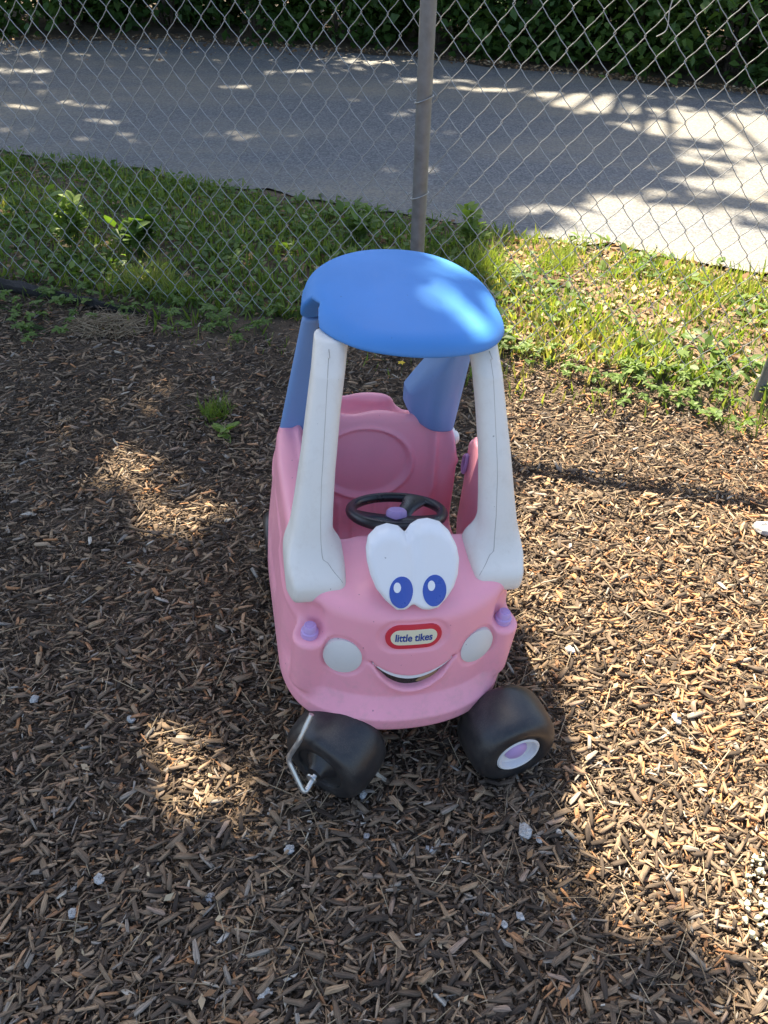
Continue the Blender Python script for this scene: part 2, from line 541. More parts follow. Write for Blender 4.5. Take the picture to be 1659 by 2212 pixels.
M['grassblade'] = tone_material('grass_blade', [(0, (0.075, 0.120, 0.030)), (0.45, (0.135, 0.19, 0.045)), (0.8, (0.23, 0.26, 0.065)), (1, (0.36, 0.31, 0.13))], 0.6, translucent=0.40, trans_col=(1.5, 1.7, 0.5))
M['weed'] = tone_material('weed_leaf', [(0, (0.065, 0.115, 0.028)), (0.5, (0.12, 0.185, 0.045)), (1, (0.22, 0.29, 0.075))], 0.5, translucent=0.38, trans_col=(1.5, 1.7, 0.5))
M['litter'] = tone_material('dead_leaf', [(0, (0.16, 0.085, 0.042)), (0.4, (0.28, 0.165, 0.085)), (0.75, (0.38, 0.26, 0.14)), (1, (0.50, 0.40, 0.26))], 0.8, translucent=0.15, trans_col=(1.2, 1.0, 0.7))
M['bark'] = ground_material('bark', [(0.3, (0.05, 0.036, 0.026)), (0.7, (0.14, 0.105, 0.078))], 14.0, 0.8, fine=(60.0, 0.35))[0]
M['galv'] = metal('galvanised_pipe', (0.20, 0.205, 0.205), 0.50, 0.45)
M['wire'] = metal('galvanised_wire', (0.40, 0.41, 0.405), 0.42)
M['stone'] = ground_material('pale_stone', [(0.3, (0.30, 0.29, 0.27)), (0.7, (0.54, 0.53, 0.50))], 60.0, 0.5)[0]
M['greystone'] = ground_material('grey_stone', [(0.3, (0.22, 0.22, 0.22)), (0.7, (0.42, 0.41, 0.40))], 60.0, 0.5)[0]
M['rotten'] = ground_material('rotten_wood', [(0.3, (0.012, 0.011, 0.010)), (0.7, (0.055, 0.050, 0.046))], 25.0, 0.9)[0]
M['siding'] = plastic('grey_siding', (0.30, 0.32, 0.34), 0.6, 0.08, 0.1, 0.0)
M['fungus'] = ground_material('pale_crumbs', [(0.3, (0.45, 0.41, 0.28)), (0.7, (0.62, 0.58, 0.42))], 80.0, 0.5)[0]
M['straw'] = tone_material('dry_straw', [(0, (0.20, 0.14, 0.085)), (1, (0.42, 0.33, 0.21))], 0.8)
M['yellow'] = plastic('yellow_petal', (0.75, 0.52, 0.03), 0.5, 0.05, 0, 0)

# ------------------------------------------------------------------ ground sheet and asphalt
def height_sheet(name, x0, x1, y0, y1, nx, ny, zf, mat):
    xs, ys = np.linspace(x0, x1, nx), np.linspace(y0, y1, ny)
    X, Y = np.meshgrid(xs, ys, indexing='ij')
    V = np.stack([X, Y, zf(X, Y)], -1).reshape(-1, 3)
    i = np.arange(nx - 1)[:, None] * ny + np.arange(ny - 1)[None]
    Q = np.stack([i, i + ny, i + ny + 1, i + 1], -1).reshape(-1, 4)
    return link_mesh(name, np_mesh(name, V, Q), mat)

def far_grid(name):
    """one sheet: fine near the camera, reaching to the horizon"""
    xs = np.concatenate([[-220, -90, -40, -18, -9], np.linspace(-5, 5, 81), [9, 18, 40, 90, 220]])
    ys = np.concatenate([[-120, -50, -20, -8, -3], np.linspace(-1, 6, 71), [7, 8, 9, 10, 12, 16, 25, 45, 100, 260]])
    X, Y = np.meshgrid(xs, ys, indexing='ij')
    Z = ground_z(X, Y) * np.exp(-(np.maximum(np.abs(X) - 4, 0) / 3) ** 2) * np.exp(-(np.maximum(np.abs(Y - 4) - 4, 0) / 4) ** 2) - .012
    ny = len(ys)
    V = np.stack([X, Y, Z], -1).reshape(-1, 3)
    i = np.arange(len(xs) - 1)[:, None] * ny + np.arange(ny - 1)[None]
    Q = np.stack([i, i + ny, i + ny + 1, i + 1], -1).reshape(-1, 4)
    return link_mesh(name, np_mesh(name, V, Q), M['soil'])
tag(far_grid('ground'), kind='structure')

# asphalt lot: near edge wanders from left-far to right-near, far edge under the hedge
def road_near(x):
    return np.interp(x, [-9, -2.5, -1.7, -0.97, -.3, 0.38, 1.0, 1.78, 4, 9], [6.9, 5.10, 4.86, 4.54, 4.30, 3.98, 3.78, 3.50, 2.9, 1.6])
def road_far(x):
    return np.interp(x, [-9, -3.8, -2.4, -0.1, 1.5, 3.07, 6, 9], [8.6, 8.7, 8.95, 8.42, 7.75, 7.05, 6.0, 5.0])
xs = np.linspace(-9, 9, 181)
V, Fc = [], []
NY = 24
for x in xs:
    a = float(road_near(x)) + .04 * math.sin(7 * x) + .03 * math.sin(17 * x + 1) + .015 * math.sin(41 * x)
    b = float(road_far(x)) + .06 * math.sin(5 * x) + .03 * math.sin(13 * x)
    for k in range(NY):
        t = k / (NY - 1)
        y = a + (b - a) * t
        V.append((x, y, .004 + .010 * math.sin(math.pi * t)))
for i in range(len(xs) - 1):
    for k in range(NY - 1):
        Fc.append((i * NY + k, (i + 1) * NY + k, (i + 1) * NY + k + 1, i * NY + k + 1))
tag(mesh_obj('asphalt', V, Fc, M['asphalt']), kind='structure')

# ------------------------------------------------------------------ scatter helpers
def rot_from(yaw, pit, rol):
    """arrays of rotation matrices (n,3,3)"""
    cy, sy, cp, sp, cr, sr = np.cos(yaw), np.sin(yaw), np.cos(pit), np.sin(pit), np.cos(rol), np.sin(rol)
    o, z = np.ones_like(cy), np.zeros_like(cy)
    Rz = np.stack([np.stack([cy, -sy, z], -1), np.stack([sy, cy, z], -1), np.stack([z, z, o], -1)], -2)
    Ry = np.stack([np.stack([cp, z, sp], -1), np.stack([z, o, z], -1), np.stack([-sp, z, cp], -1)], -2)
    Rx = np.stack([np.stack([o, z, z], -1), np.stack([z, cr, -sr], -1), np.stack([z, sr, cr], -1)], -2)
    return Rz @ Ry @ Rx

def scatter(name, protos, pos, R, scale, tone, mat, parent=None, grain=None, smooth=False):
    """joined mesh of many copies; protos: list of (verts, quads) with equal topology"""
    n = len(pos)
    if n == 0:
        return None
    PV = np.stack([p[0] for p in protos])               # (np, nv, 3)
    quads = np.asarray(protos[0][1], dtype=np.int64)
    which = RNG.integers(0, len(protos), n)
    L = PV[which] * scale[:, None, :]
    W = np.einsum('nij,nvj->nvi', R, L) + pos[:, None, :]
    nv = PV.shape[1]
    Q = (quads[None] + (np.arange(n) * nv)[:, None, None]).reshape(-1, quads.shape[1])
    me = np_mesh(name, W.reshape(-1, 3), Q if quads.shape[1] == 4 else None, Q if quads.shape[1] == 3 else None)
    a = me.attributes.new('tone', 'FLOAT', 'POINT')
    a.data.foreach_set('value', np.repeat(tone, nv).astype(np.float32))
    if grain is not None:
        g = me.attributes.new('grain', 'FLOAT_VECTOR', 'POINT')
        off = RNG.random((n, 1, 3)) * 60
        g.data.foreach_set('vector', (L * np.array(grain) + off).astype(np.float32).ravel())
    return link_mesh(name, me, mat, parent, smooth)

# ------------------------------------------------------------------ mulch: wood chips
def chip_proto():
    """splintered chip, unit length along X, 3 rings of 4"""
    V = []
    bend_ = random.uniform(-.05, .05)
    for k, (x, w) in enumerate([(-.5, random.uniform(.55, 1.05)), (random.uniform(-.2, .2), 1.0), (.5, random.uniform(.5, 1.05))]):
        sk = random.uniform(-.16, .16)
        for (a, b) in ((-1, -1), (1, -1), (1, 1), (-1, 1)):
            V.append((x + sk * a * .8 + random.uniform(-.05, .05), .5 * w * a * random.uniform(.8, 1.15) + bend_ * (1 - 4 * x * x), .5 * b * random.uniform(.6, 1.15) * (.75 + .25 * w)))
    Q = []
    for i in (0, 1):
        for k in range(4):
            k2 = (k + 1) % 4
            Q.append((i * 4 + k, (i + 1) * 4 + k, (i + 1) * 4 + k2, i * 4 + k2))
    Q += [(0, 1, 2, 3), (11, 10, 9, 8)]
    return np.array(V), Q
def chip_small():
    V = []
    for x, w in ((-.5, random.uniform(.3, 1)), (.5, random.uniform(.3, 1))):
        for (a, b) in ((-1, -1), (1, -1), (1, 1), (-1, 1)):
            V.append((x + random.uniform(-.12, .12), .5 * w * a * random.uniform(.8, 1.2), .5 * b * random.uniform(.6, 1.1)))
    return np.array(V), [(0, 4, 5, 1), (1, 5, 6, 2), (2, 6, 7, 3), (3, 7, 4, 0), (0, 1, 2, 3), (7, 6, 5, 4)]
CH_A = [chip_proto() for _ in range(24)]
CH_B = [chip_small() for _ in range(16)]

FX0, FY0, FYAW = 0.4994, 2.5629, -0.24782           # the fence line
FD = Vector((math.cos(FYAW), math.sin(FYAW), 0)); FN = Vector((-math.sin(FYAW), math.cos(FYAW), 0))
def fence_y(x):
    return FY0 + (np.asarray(x) - FX0) * math.tan(FYAW)
def mulch_edge(x):
    """far limit of the mulch (it fades out just short of the fence)"""
    return fence_y(x) + .02 + .10 * np.sin(3.1 * np.asarray(x) + .5) - .05 * np.sin(7 * np.asarray(x))

def mulch_points(n, ymax_pad=.0):
    """density falls with distance"""
    out = []
    tot = 0
    while tot < n:
        m = n
        y = .15 + 3.2 * RNG.random(m) ** 1.2
        half = np.minimum(.62 + .46 * y, 2.3)
        x = (RNG.random(m) * 2 - 1) * half
        e = mulch_edge(x) + ymax_pad
        k = (y < e - .06 + .28 * (RNG.random(m) - .6))
        out.append(np.stack([x[k], y[k]], 1)); tot += k.sum()
    return np.concatenate(out)[:n]

def chip_tones(n, P=None):
    t = np.clip(RNG.beta(1.25, 1.5, n) * .78, 0, 1)
    u = RNG.random(n)
    t = np.where(u > .87, .74 + .14 * RNG.random(n), t)
    t = np.where(u > .93, .87 + .06 * RNG.random(n), t)
    t = np.where(u > .988, .94 + .06 * RNG.random(n), t)
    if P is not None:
        # redder chips grow more common towards the right-hand side
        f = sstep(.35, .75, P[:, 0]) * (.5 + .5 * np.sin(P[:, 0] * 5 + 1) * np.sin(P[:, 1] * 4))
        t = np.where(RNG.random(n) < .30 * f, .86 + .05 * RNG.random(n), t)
    return t

mulch = height_sheet('mulch_bed', -2.6, 2.6, 0.0, 2.9, 105, 60, lambda x, y: ground_z(x, y) - .006 - .05 * (y > mulch_edge(x) + .10), M['soil'])
tag(mulch, kind='structure')

def chips(name, n, protos, lmin, lmax, asp, thick, lift, tiltmax, pad=0.0):
    P = mulch_points(n, pad)
    z = ground_z(P[:, 0], P[:, 1]) + lift * RNG.random(n)
    L = lmin + (lmax - lmin) * RNG.random(n) ** 2.1
    W = L * (asp[0] + (asp[1] - asp[0]) * RNG.random(n))
    T = W * (thick[0] + (thick[1] - thick[0]) * RNG.random(n))
    yaw = RNG.random(n) * 2 * np.pi
    # chips lie slightly combed along one direction, as raked
    yaw = np.where(RNG.random(n) < .35, RNG.normal(.35, .5, n), yaw)
    R = rot_from(yaw, RNG.normal(0, tiltmax, n), RNG.normal(0, tiltmax * 1.6, n))
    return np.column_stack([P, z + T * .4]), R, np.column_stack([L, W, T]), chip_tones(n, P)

GR = (45.0, 520.0, 520.0)
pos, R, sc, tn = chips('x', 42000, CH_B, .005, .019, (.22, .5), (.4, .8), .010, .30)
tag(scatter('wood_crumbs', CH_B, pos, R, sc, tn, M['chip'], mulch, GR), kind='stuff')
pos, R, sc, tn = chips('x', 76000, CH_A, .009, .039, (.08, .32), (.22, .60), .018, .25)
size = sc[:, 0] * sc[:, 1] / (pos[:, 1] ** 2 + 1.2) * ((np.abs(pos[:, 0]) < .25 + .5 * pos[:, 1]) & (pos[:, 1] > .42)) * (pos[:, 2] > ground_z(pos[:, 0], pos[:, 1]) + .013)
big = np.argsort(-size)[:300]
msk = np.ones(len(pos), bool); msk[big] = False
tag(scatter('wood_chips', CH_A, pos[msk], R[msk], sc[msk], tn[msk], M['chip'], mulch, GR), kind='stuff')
# thinner cover of chips on the flanks of the bed
n = 15000
xo_ = np.sign(RNG.random(n) - .5) * (.9 + 1.6 * RNG.random(n)); yo_ = .05 + 2.9 * RNG.random(n)
k = (np.abs(xo_) > .58 + .46 * yo_) & (yo_ < mulch_edge(xo_))
xo_, yo_ = xo_[k], yo_[k]; n = len(xo_)
L = .012 + .030 * RNG.random(n) ** 1.5; W = L * (.15 + .25 * RNG.random(n))
tag(scatter('wood_chips', CH_B, np.column_stack([xo_, yo_, ground_z(xo_, yo_) + .004 + .008 * RNG.random(n)]), rot_from(RNG.random(n) * 6.283, RNG.normal(0, .2, n), RNG.normal(0, .3, n)),
            np.column_stack([L * 1.2, W * 1.2, W * .5]), chip_tones(n), M['chip'], mulch, GR), kind='stuff')
# the three hundred that show largest are pieces of their own; ten shapes, ten tones, shared mesh data
_cm = []
for k in range(20):
    v, q = CH_A[k % len(CH_A)]
    S = np.array([1.0, .27, .13])
    me = np_mesh('wood_chip', v * S, np.array(q))
    a = me.attributes.new('tone', 'FLOAT', 'POINT'); a.data.foreach_set('value', np.full(len(v), chip_tones(20)[k], dtype=np.float32))
    g = me.attributes.new('grain', 'FLOAT_VECTOR', 'POINT'); g.data.foreach_set('vector', (v * S * .04 * np.array(GR) + k * 7).astype(np.float32).ravel())
    me.materials.append(M['chip'])
    _cm.append(me)
for j, i in enumerate(big):
    o = bpy.data.objects.new('wood_chip', _cm[j % 20])
    COL.objects.link(o)
    o.parent = mulch
    S = sc[i]
    mm = Matrix([list(R[i][0]), list(R[i][1]), list(R[i][2])]).to_4x4()
    L_ = S[0] * 1.05
    o.matrix_basis = Matrix.Translation(Vector(pos[i]) + Vector((0, 0, .003))) @ mm @ Matrix.Diagonal((L_, L_ * (S[1] / S[0]) / .27, L_ * (S[2] / S[0]) / .13, 1)).to_4x4()

# dead leaves, twigs and needles mixed into the mulch
P = mulch_points(420)
n = len(P)
_leaf = [(np.array([(0, 0, 0), (.45, .24, .10), (1, 0, .02), (.45, -.24, .08)], float), [(0, 3, 2, 1)])]
o = scatter('dead_leaves', _leaf, np.column_stack([P, ground_z(P[:, 0], P[:, 1]) + .020]), rot_from(RNG.random(n) * 6.283, RNG.normal(0, .3, n), RNG.normal(0, .4, n)),
            np.repeat((.012 + .016 * RNG.random(n))[:, None], 3, 1), RNG.random(n), M['litter'], mulch)
tag(o, kind='stuff')
P = mulch_points(700)
n = len(P)
o = scatter('pine_needles', CH_B, np.column_stack([P, ground_z(P[:, 0], P[:, 1]) + .021]), rot_from(RNG.random(n) * 6.283, RNG.normal(0, .12, n), RNG.normal(0, .12, n)),
            np.column_stack([.03 + .06 * RNG.random(n), np.full(n, .0018), np.full(n, .0014)]), RNG.random(n), M['straw'], mulch)
tag(o, kind='stuff')

# ------------------------------------------------------------------ chain-link fence
fence = empty('chain_link_fence', (FX0, FY0, 0), FYAW)
tag(fence, 'grey chain-link fence with round steel posts behind the toy car', 'fence')
FW, FH, FZ0, FSL = .0410, .1033, 1.1403, -.0211          # column spacing, diamond height, a knot row, drop per metre
WR = .00135
def wire_mesh():
    """one zigzag wire, column 0 to column 1, knots hooked in depth; local X along the fence"""
    pts = []
    ztop = 1.245
    n0 = 22
    for i in range(n0 + 1):
        z = ztop - i * FH / 2
        right = i % 2
        xk = FW + .0022 if right else -.0022
        s = 1 if right else -1
        dep = WR * 1.1 * s
        # approach, hook, leave
        if i > 0:
            pts.append((xk - s * .0075, -dep, z + .0095))
        pts.append((xk - s * .0012, -dep * .7, z + .0022))
        pts.append((xk, 0, z))
        pts.append((xk - s * .0012, dep * .7, z - .0022))
        if i < n0:
            pts.append((xk - s * .0075, dep, z - .0095))
            # slight belly in the straight run
            pts.append((FW / 2 + s * .0022, dep * 1.3, z - FH / 4))
    V, Fc = tube(pts, WR, 6)
    me = bpy.data.meshes.new('wire')
    me.from_pydata([tuple(v) for v in V], [], Fc)
    me.polygons.foreach_set('use_smooth', np.ones(len(me.polygons), dtype=bool))
    me.materials.append(M['wire'])
    me.update()
    return me
wm = wire_mesh()
for k in range(-78, 44):
    o = bpy.data.objects.new('wire', wm)
    COL.objects.link(o)
    o.parent = fence
    s = k * FW
    base = FZ0 + FSL * s
    # wires of odd columns start half a diamond lower
    ph = (base - 1.245) % (FH)
    z = ph - (FH / 2 if k % 2 else 0)
    if z > .02: z -= FH
    o.location = (s, random.uniform(-.0012, .0012) + .004 * math.sin(s * 2.1) + .003 * math.sin(s * 5.3), z)
    o.rotation_euler = (random.uniform(-.002, .002), .004 * math.sin(s * 3.7) + random.uniform(-.002, .002), random.uniform(-.06, .06))

def post(s, n, r, z0, z1, lean=0.0):
    V, Fc = tube([(s, n, z0), (s + lean * .5, n, (z0 + z1) / 2), (s + lean, n, z1)], r, 28)
    return mesh_obj('post', V, Fc, M['galv'], fence)
post(-.408, -.034, .0245, -.12, 1.30)
post(.832, -.030, .0150, -.12, 1.30)
post(-2.6, -.034, .0270, -.12, 1.30)
V, Fc = tube([(-3.2, -.02, 1.262 + .06), (1.8, -.02, 1.262 - .04)], .027, 20)
mesh_obj('top_rail', V, Fc, M['galv'], fence)
for z in (.888, .600):
    pts = []
    for t in np.linspace(-.55, 1.45, 22):
        a = math.pi * t
        pts.append((-.408 + .0292 * math.cos(a), -.034 - .0292 * math.sin(a), z + .012 * math.cos(a)))
    pts += [(-.408 - .05, .004, z - .016), (-.408 - .056, .006, z - .006)]
    V, Fc = tube(pts, .0017, 6)
    mesh_obj('tie_wire', V, Fc, M['wire'], fence)
V, Fc = tube(smooth_path([(.262, -.006, 1.19), (.258, -.010, 1.15), (.262, -.012, 1.118), (.258, -.014, 1.100), (.238, -.016, 1.088)], 5), .0017, 6)
mesh_obj('loose_wire', V, Fc, M['wire'], fence)

# ------------------------------------------------------------------ leaves
def leaf_proto(w=.45, fold=.15, curl=.12):
    """unit leaf along X: 2 halves of quads, folded on the midrib"""
    return (np.array([(0, 0, 0), (.30, w * .5, fold * .5), (.72, w * .40, fold * .4 - curl * .4), (1.0, 0, -curl), (.70, 0, -curl * .4), (.30, 0, .0),
                      (.30, -w * .5, fold * .5), (.72, -w * .40, fold * .4 - curl * .4)], float),
            [(0, 5, 1, 1), (1, 5, 4, 2), (2, 4, 3, 3), (0, 6, 5, 5), (6, 7, 4, 5), (7, 3, 4, 4)])
LEAF4 = [(np.array([(0, 0, 0), (.45, .27 + .06 * k, .06), (1, 0, -.05 - .03 * k), (.45, -.27 - .05 * k, .05)], float), [(0, 3, 2, 1)]) for k in range(3)]
def leaf6(w, fold, curl):
    V = np.array([(0, 0, 0), (.35, w * .5, fold), (.35, 0, 0), (.35, -w * .5, fold), (.75, w * .36, fold * .6 - curl * .5), (.75, 0, -curl * .5), (.75, -w * .36, fold * .6 - curl * .5), (1, .0, -curl)], float)
    T = [(0, 2, 1), (0, 3, 2), (1, 2, 5), (1, 5, 4), (2, 3, 6), (2, 6, 5), (4, 5, 7), (5, 6, 7)]
    return V, T
LEAF6 = [leaf6(.5, .06, .15), leaf6(.42, .10, .25), leaf6(.6, .04, .05)]

def leaf_cloud(name, P, size, mat, parent, protos=LEAF4, tone=None, droop=.5):
    n = len(P)
    R = rot_from(RNG.random(n) * 6.283, RNG.normal(.25, droop, n), RNG.normal(0, .5, n))
    s = size * (.6 + .8 * RNG.random(n))
    return scatter(name, protos, P, R, np.stack([s, s, s], 1), RNG.random(n) if tone is None else tone, mat, parent)

# ------------------------------------------------------------------ shrubs along the far edge of the lot
def shrub(x, y, h, r, nleaf, lab, grp='shrubs along the far side of the lot', lsize=.095, name='shrub', rag=.35):
    root = empty(name, (x, y, 0))
    tag(root, lab, 'shrub', grp)
    ncl = 46
    C = []
    for k in range(ncl):
        a = RNG.random() * 6.283
        zz = RNG.random() ** 1.25
        rr = r * (1.0 - .45 * zz ** 2) * (.55 + .5 * RNG.random())
        C.append((rr * math.cos(a), rr * math.sin(a), .06 + zz * h))
    C = np.array(C)
    per = nleaf // ncl
    P = (C[:, None, :] + RNG.normal(0, 1, (ncl, per, 3)) * np.array([.17, .17, .13]) * (1 + rag * RNG.normal(0, .6, (ncl, 1, 1)))).reshape(-1, 3)
    P = P[P[:, 2] > .015]
    tone = np.clip(np.repeat(RNG.random(ncl), per)[:len(P)] * .45 + RNG.random(len(P)) * .4 + RNG.normal(.08, .16), 0, 1)
    tone = np.where(RNG.random(len(P)) < .03, 1.0, tone)
    leaf_cloud('foliage', P, lsize, M['hedge'], root, tone=tone)
    for k in range(5):
        a = RNG.random() * 6.283
        V, Fc = tube([(0.05 * math.cos(a), .05 * math.sin(a), -.05), (.25 * r * math.cos(a), .25 * r * math.sin(a), h * .45), (.5 * r * math.cos(a), .5 * r * math.sin(a), h * .9)], [.022, .016, .006], 6)
        mesh_obj('stem', V, Fc, M['bark'], root)
    return root
SHRUBS = [(-5.6, 9.5, 'shrub at the far left end of the front row, cut by the picture edge'), (-4.5, 9.4, 'dark green shrub second from the left end of the row'),
          (-3.5, 9.6, 'loose green shrub third from the left in the row'), (-2.5, 9.75, 'dense dark green shrub fourth from the left in the row'),
          (-1.5, 9.55, 'green shrub left of the steel post, above the dappled asphalt'), (-.55, 9.3, 'shrub just left of the steel fence post across the lot'),
          (.45, 9.0, 'dark shrub just right of the steel fence post across the lot'), (1.35, 8.6, 'dark shrub second to the right of the steel post'),
          (2.2, 8.2, 'shrub in front of the grey siding at the top right'), (3.1, 7.85, 'dark shrub near the right picture edge across the lot'),
          (4.0, 7.4, 'shrub at the right end of the row, cut by the picture edge')]
BACK = []
ORD = ['first', 'second', 'third', 'fourth', 'fifth', 'sixth', 'seventh', 'eighth', 'ninth', 'tenth', 'eleventh']
for (x, y, lab) in SHRUBS:
    shrub(x, y + .18, random.uniform(1.5, 2.1), random.uniform(.66, .85), 5200, lab)
    BACK.append((x, y))
for k, (x, y) in enumerate(BACK):
    shrub(x + .5, y + 1.1, random.uniform(1.9, 2.6), random.uniform(.8, 1.0), 3200, ORD[k] + ' tall shrub from the left in the back row across the lot', 'second row of shrubs')

# house with clapboard behind the shrubs
house = empty('house', (4.6, 11.6, 0), math.radians(-24))
tag(house, 'grey clapboard house wall glimpsed between the shrubs at top right', 'house')
V, Fc = [], []
def boxv(x0, x1, y0, y1, z0, z1):
    v = [(x0, y0, z0), (x1, y0, z0), (x1, y1, z0), (x0, y1, z0), (x0, y0, z1), (x1, y0, z1), (x1, y1, z1), (x0, y1, z1)]
    f = [(0, 3, 2, 1), (4, 5, 6, 7), (0, 1, 5, 4), (1, 2, 6, 5), (2, 3, 7, 6), (3, 0, 4, 7)]
    return v, f
v, f = boxv(-2.5, 3.0, .02, 4, -.2, 2.7)
mesh_obj('wall', v, f, M['siding'], house, smooth=False)
for k in range(18):
    z = -.1 + k * .15
    v = [(-2.52, .0, z), (3.02, .0, z), (3.02, -.018, z + .004), (-2.52, -.018, z + .004), (-2.52, .0, z + .15), (3.02, .0, z + .15)]
    mesh_obj('clapboard', v, [(0, 1, 2, 3), (3, 2, 5, 4)], M['siding'], house, smooth=False)
v = [(-2.8, -.35, 2.6), (3.3, -.35, 2.6), (3.3, 2.0, 4.0), (-2.8, 2.0, 4.0), (-2.8, 4.3, 2.6), (3.3, 4.3, 2.6)]
mesh_obj('roof', v, [(0, 1, 2, 3), (3, 2, 5, 4)], M['rotten'], house, smooth=False)

# ------------------------------------------------------------------ trees whose crowns shade the place
SUNX, SUNY = SUN_TO.x / SUN_TO.z, SUN_TO.y / SUN_TO.z
LIT = [(.50, 3.75), (.40, 3.37), (.40, 2.75), (.33, 2.3), (.24, 1.6), (.23, 1.22), (.30, 1.02), (.32, .80), (.37, .70), (.34, .62),
       (.37, .56), (.46, .49), (.58, .39), (.66, .2), (1.0, -.6), (7, -.6), (7, 6.3), (2.95, 6.35), (2.4, 6.5), (1.75, 6.75), (1.2, 7.05), (1.0, 6.9), (1.25, 6.35),
       (1.7, 5.75), (1.9, 5.25), (1.5, 4.95), (1.75, 4.65), (1.2, 4.55), (.95, 4.35), (.55, 4.42), (.60, 4.15), (.95, 4.05), (.7, 3.95)]
SHADE = [(1.75, 4.95, .45, .07), (2.0, 5.55, .45, .05), (1.9, 4.40, .35, .05), (1.6, 6.2, .35, .05), (2.3, 5.2, .3, .04), (2.1, 4.05, .3, .05)]
SPOTS = [(-.57, 1.63, .13, .085), (-.78, 1.83, .085, .05), (-.35, .82, .11, .11), (-.84, 2.22, .09, .06), (-1.44, 3.45, .16, .10), (-1.12, 3.15, .20, .10),
         (-1.9, 3.9, .12, .08), (-.55, 3.4, .14, .06), (.0, 3.3, .10, .06), (-.2, 2.9, .08, .05),
         (-1.0, 5.55, .28, .07), (-.62, 5.60, .12, .05), (-2.5, 6.2, .40, .09), (-2.0, 5.8, .16, .06), (-1.75, 5.4, .16, .05), (-1.3, 6.9, .25, .06), (-.1, 8.1, .55, .07),
         (-.9, 7.5, .25, .06), (.35, 7.3, .4, .07), (.1, 4.85, .22, .06), (.15, 6.2, .3, .06), (-.3, 6.6, .25, .05), (.3, 5.7, .2, .05), (-3.2, 7.3, .3, .07), (.9, 7.0, .5, .08), (1.9, 6.9, .6, .07)]
def in_poly(x, y, poly):
    c = np.zeros(len(x), bool)
    n = len(poly)
    for i in range(n):
        x1, y1 = poly[i]; x2, y2 = poly[i - 1]
        c ^= ((y1 > y) != (y2 > y)) & (x < (x2 - x1) * (y - y1) / (y2 - y1 + 1e-12) + x1)
    return c
def sun_gap(P):
    """True where the crown has an opening: leaves there would stand in the sun's way to an open patch"""
    gx, gy = P[:, 0] - SUNX * P[:, 2], P[:, 1] - SUNY * P[:, 2]
    jx = gx + .05 * np.sin(gy * 23) + RNG.normal(0, .02, len(gx)); jy = gy + .05 * np.sin(gx * 19 + 1) + RNG.normal(0, .02, len(gx))
    g = in_poly(jx, jy, LIT)
    for (x, y, a, b) in SHADE:
        g &= ((jx - x) / a) ** 2 + ((jy - y) / b) ** 2 > 1
    for (x, y, a, b) in SPOTS:
        g |= ((jx - x) / (a + (.075 if y < 4 else .03))) ** 2 + ((jy - y) / (b + (.075 if y < 4 else .05))) ** 2 < 1
    return g

RNG = np.random.default_rng(21)
def tree(x, y, h, crown, nleaf, lab, trunk_r=.16, lsize=.13):
    """crown: list of (dx, dy, z, rx, ry, rz) lobes"""
    root = empty('tree', (x, y, 0))
    tag(root, lab, 'tree', 'trees shading the lot')
    V, Fc = tube(smooth_path([(0, 0, -.2), (.06, -.04, h * .3), (-.05, .08, h * .6), (.1, .05, h * .92)], 5), [trunk_r * (1.25 - .055 * i) for i in range(16)], 12)
    mesh_obj('trunk', V, Fc, M['bark'], root)
    Ps = []
    tot = sum(c[3] * c[4] for c in crown)
    for (dx, dy, z, rx, ry, rz) in crown:
        m = int(nleaf * rx * ry / tot)
        d = RNG.normal(0, 1, (m, 3)); d /= np.linalg.norm(d, axis=1)[:, None]
        rr = RNG.random(m) ** (1 / 2.2)
        Ps.append(np.stack([dx + d[:, 0] * rr * rx, dy + d[:, 1] * rr * ry, z + d[:, 2] * rr * rz], 1))
        p1 = Vector((dx * .75, dy * .75, z))
        V, Fc = tube(smooth_path([(0, .02, h * .42), tuple(Vector((0, 0, h * .55)).lerp(p1, .5)), tuple(p1)], 4), [.07 - .0065 * i for i in range(9)], 7)
        mesh_obj('limb', V, Fc, M['bark'], root)
    P = np.concatenate(Ps)
    P = P[~sun_gap(P + np.array([x, y, 0]))]
    leaf_cloud('crown', P, lsize, M['leaf'], root, droop=.45)
    return root
def lobes(x, y, z, spread, n, r):
    out = []
    for k in range(n):
        a = RNG.random() * 6.283; q = math.sqrt(RNG.random())
        out.append((x + spread[0] * q * math.cos(a), y + spread[1] * q * math.sin(a), z + RNG.normal(0, .5), r * (.8 + .4 * RNG.random()), r * (.8 + .4 * RNG.random()), r * .6))
    return out
# one stands beyond the left picture edge, its crown reaching over the car; the others beyond the lot
tree(-4.4, 6.6, 6.2, lobes(2.0, -1.1, 6.0, (2.5, 2.7), 12, 1.2) + [(dx, dy, 6.0, 1.3, 1.3, .8) for dx in (.2, 1.6, 3.0, 4.2) for dy in (-2.9, -1.4, .2)], 42000, 'tall broad tree beyond the left edge, its crown shading the toy car', .2)
tree(-6.2, 9.6, 8.6, lobes(2.6, .1, 8.5, (2.9, 2.0), 18, 1.3), 23000, 'tall tree beyond the left end of the lot, shading its left half')
tree(-4.2, 12.6, 8.6, lobes(.9, .1, 8.5, (2.9, 2.1), 14, 1.35), 15000, 'tall tree behind the shrubs at the left')
tree(1.3, 11.4, 8.6, lobes(-2.4, -.6, 8.5, (2.0, 1.7), 13, 1.2), 13500, 'tall tree behind the shrubs right of the steel post, shading the middle of the lot')
tree(3.6, 13.4, 8.6, lobes(-3.0, -.6, 8.4, (3.0, 1.9), 12, 1.35), 10000, 'tall tree beside the house behind the shrubs')
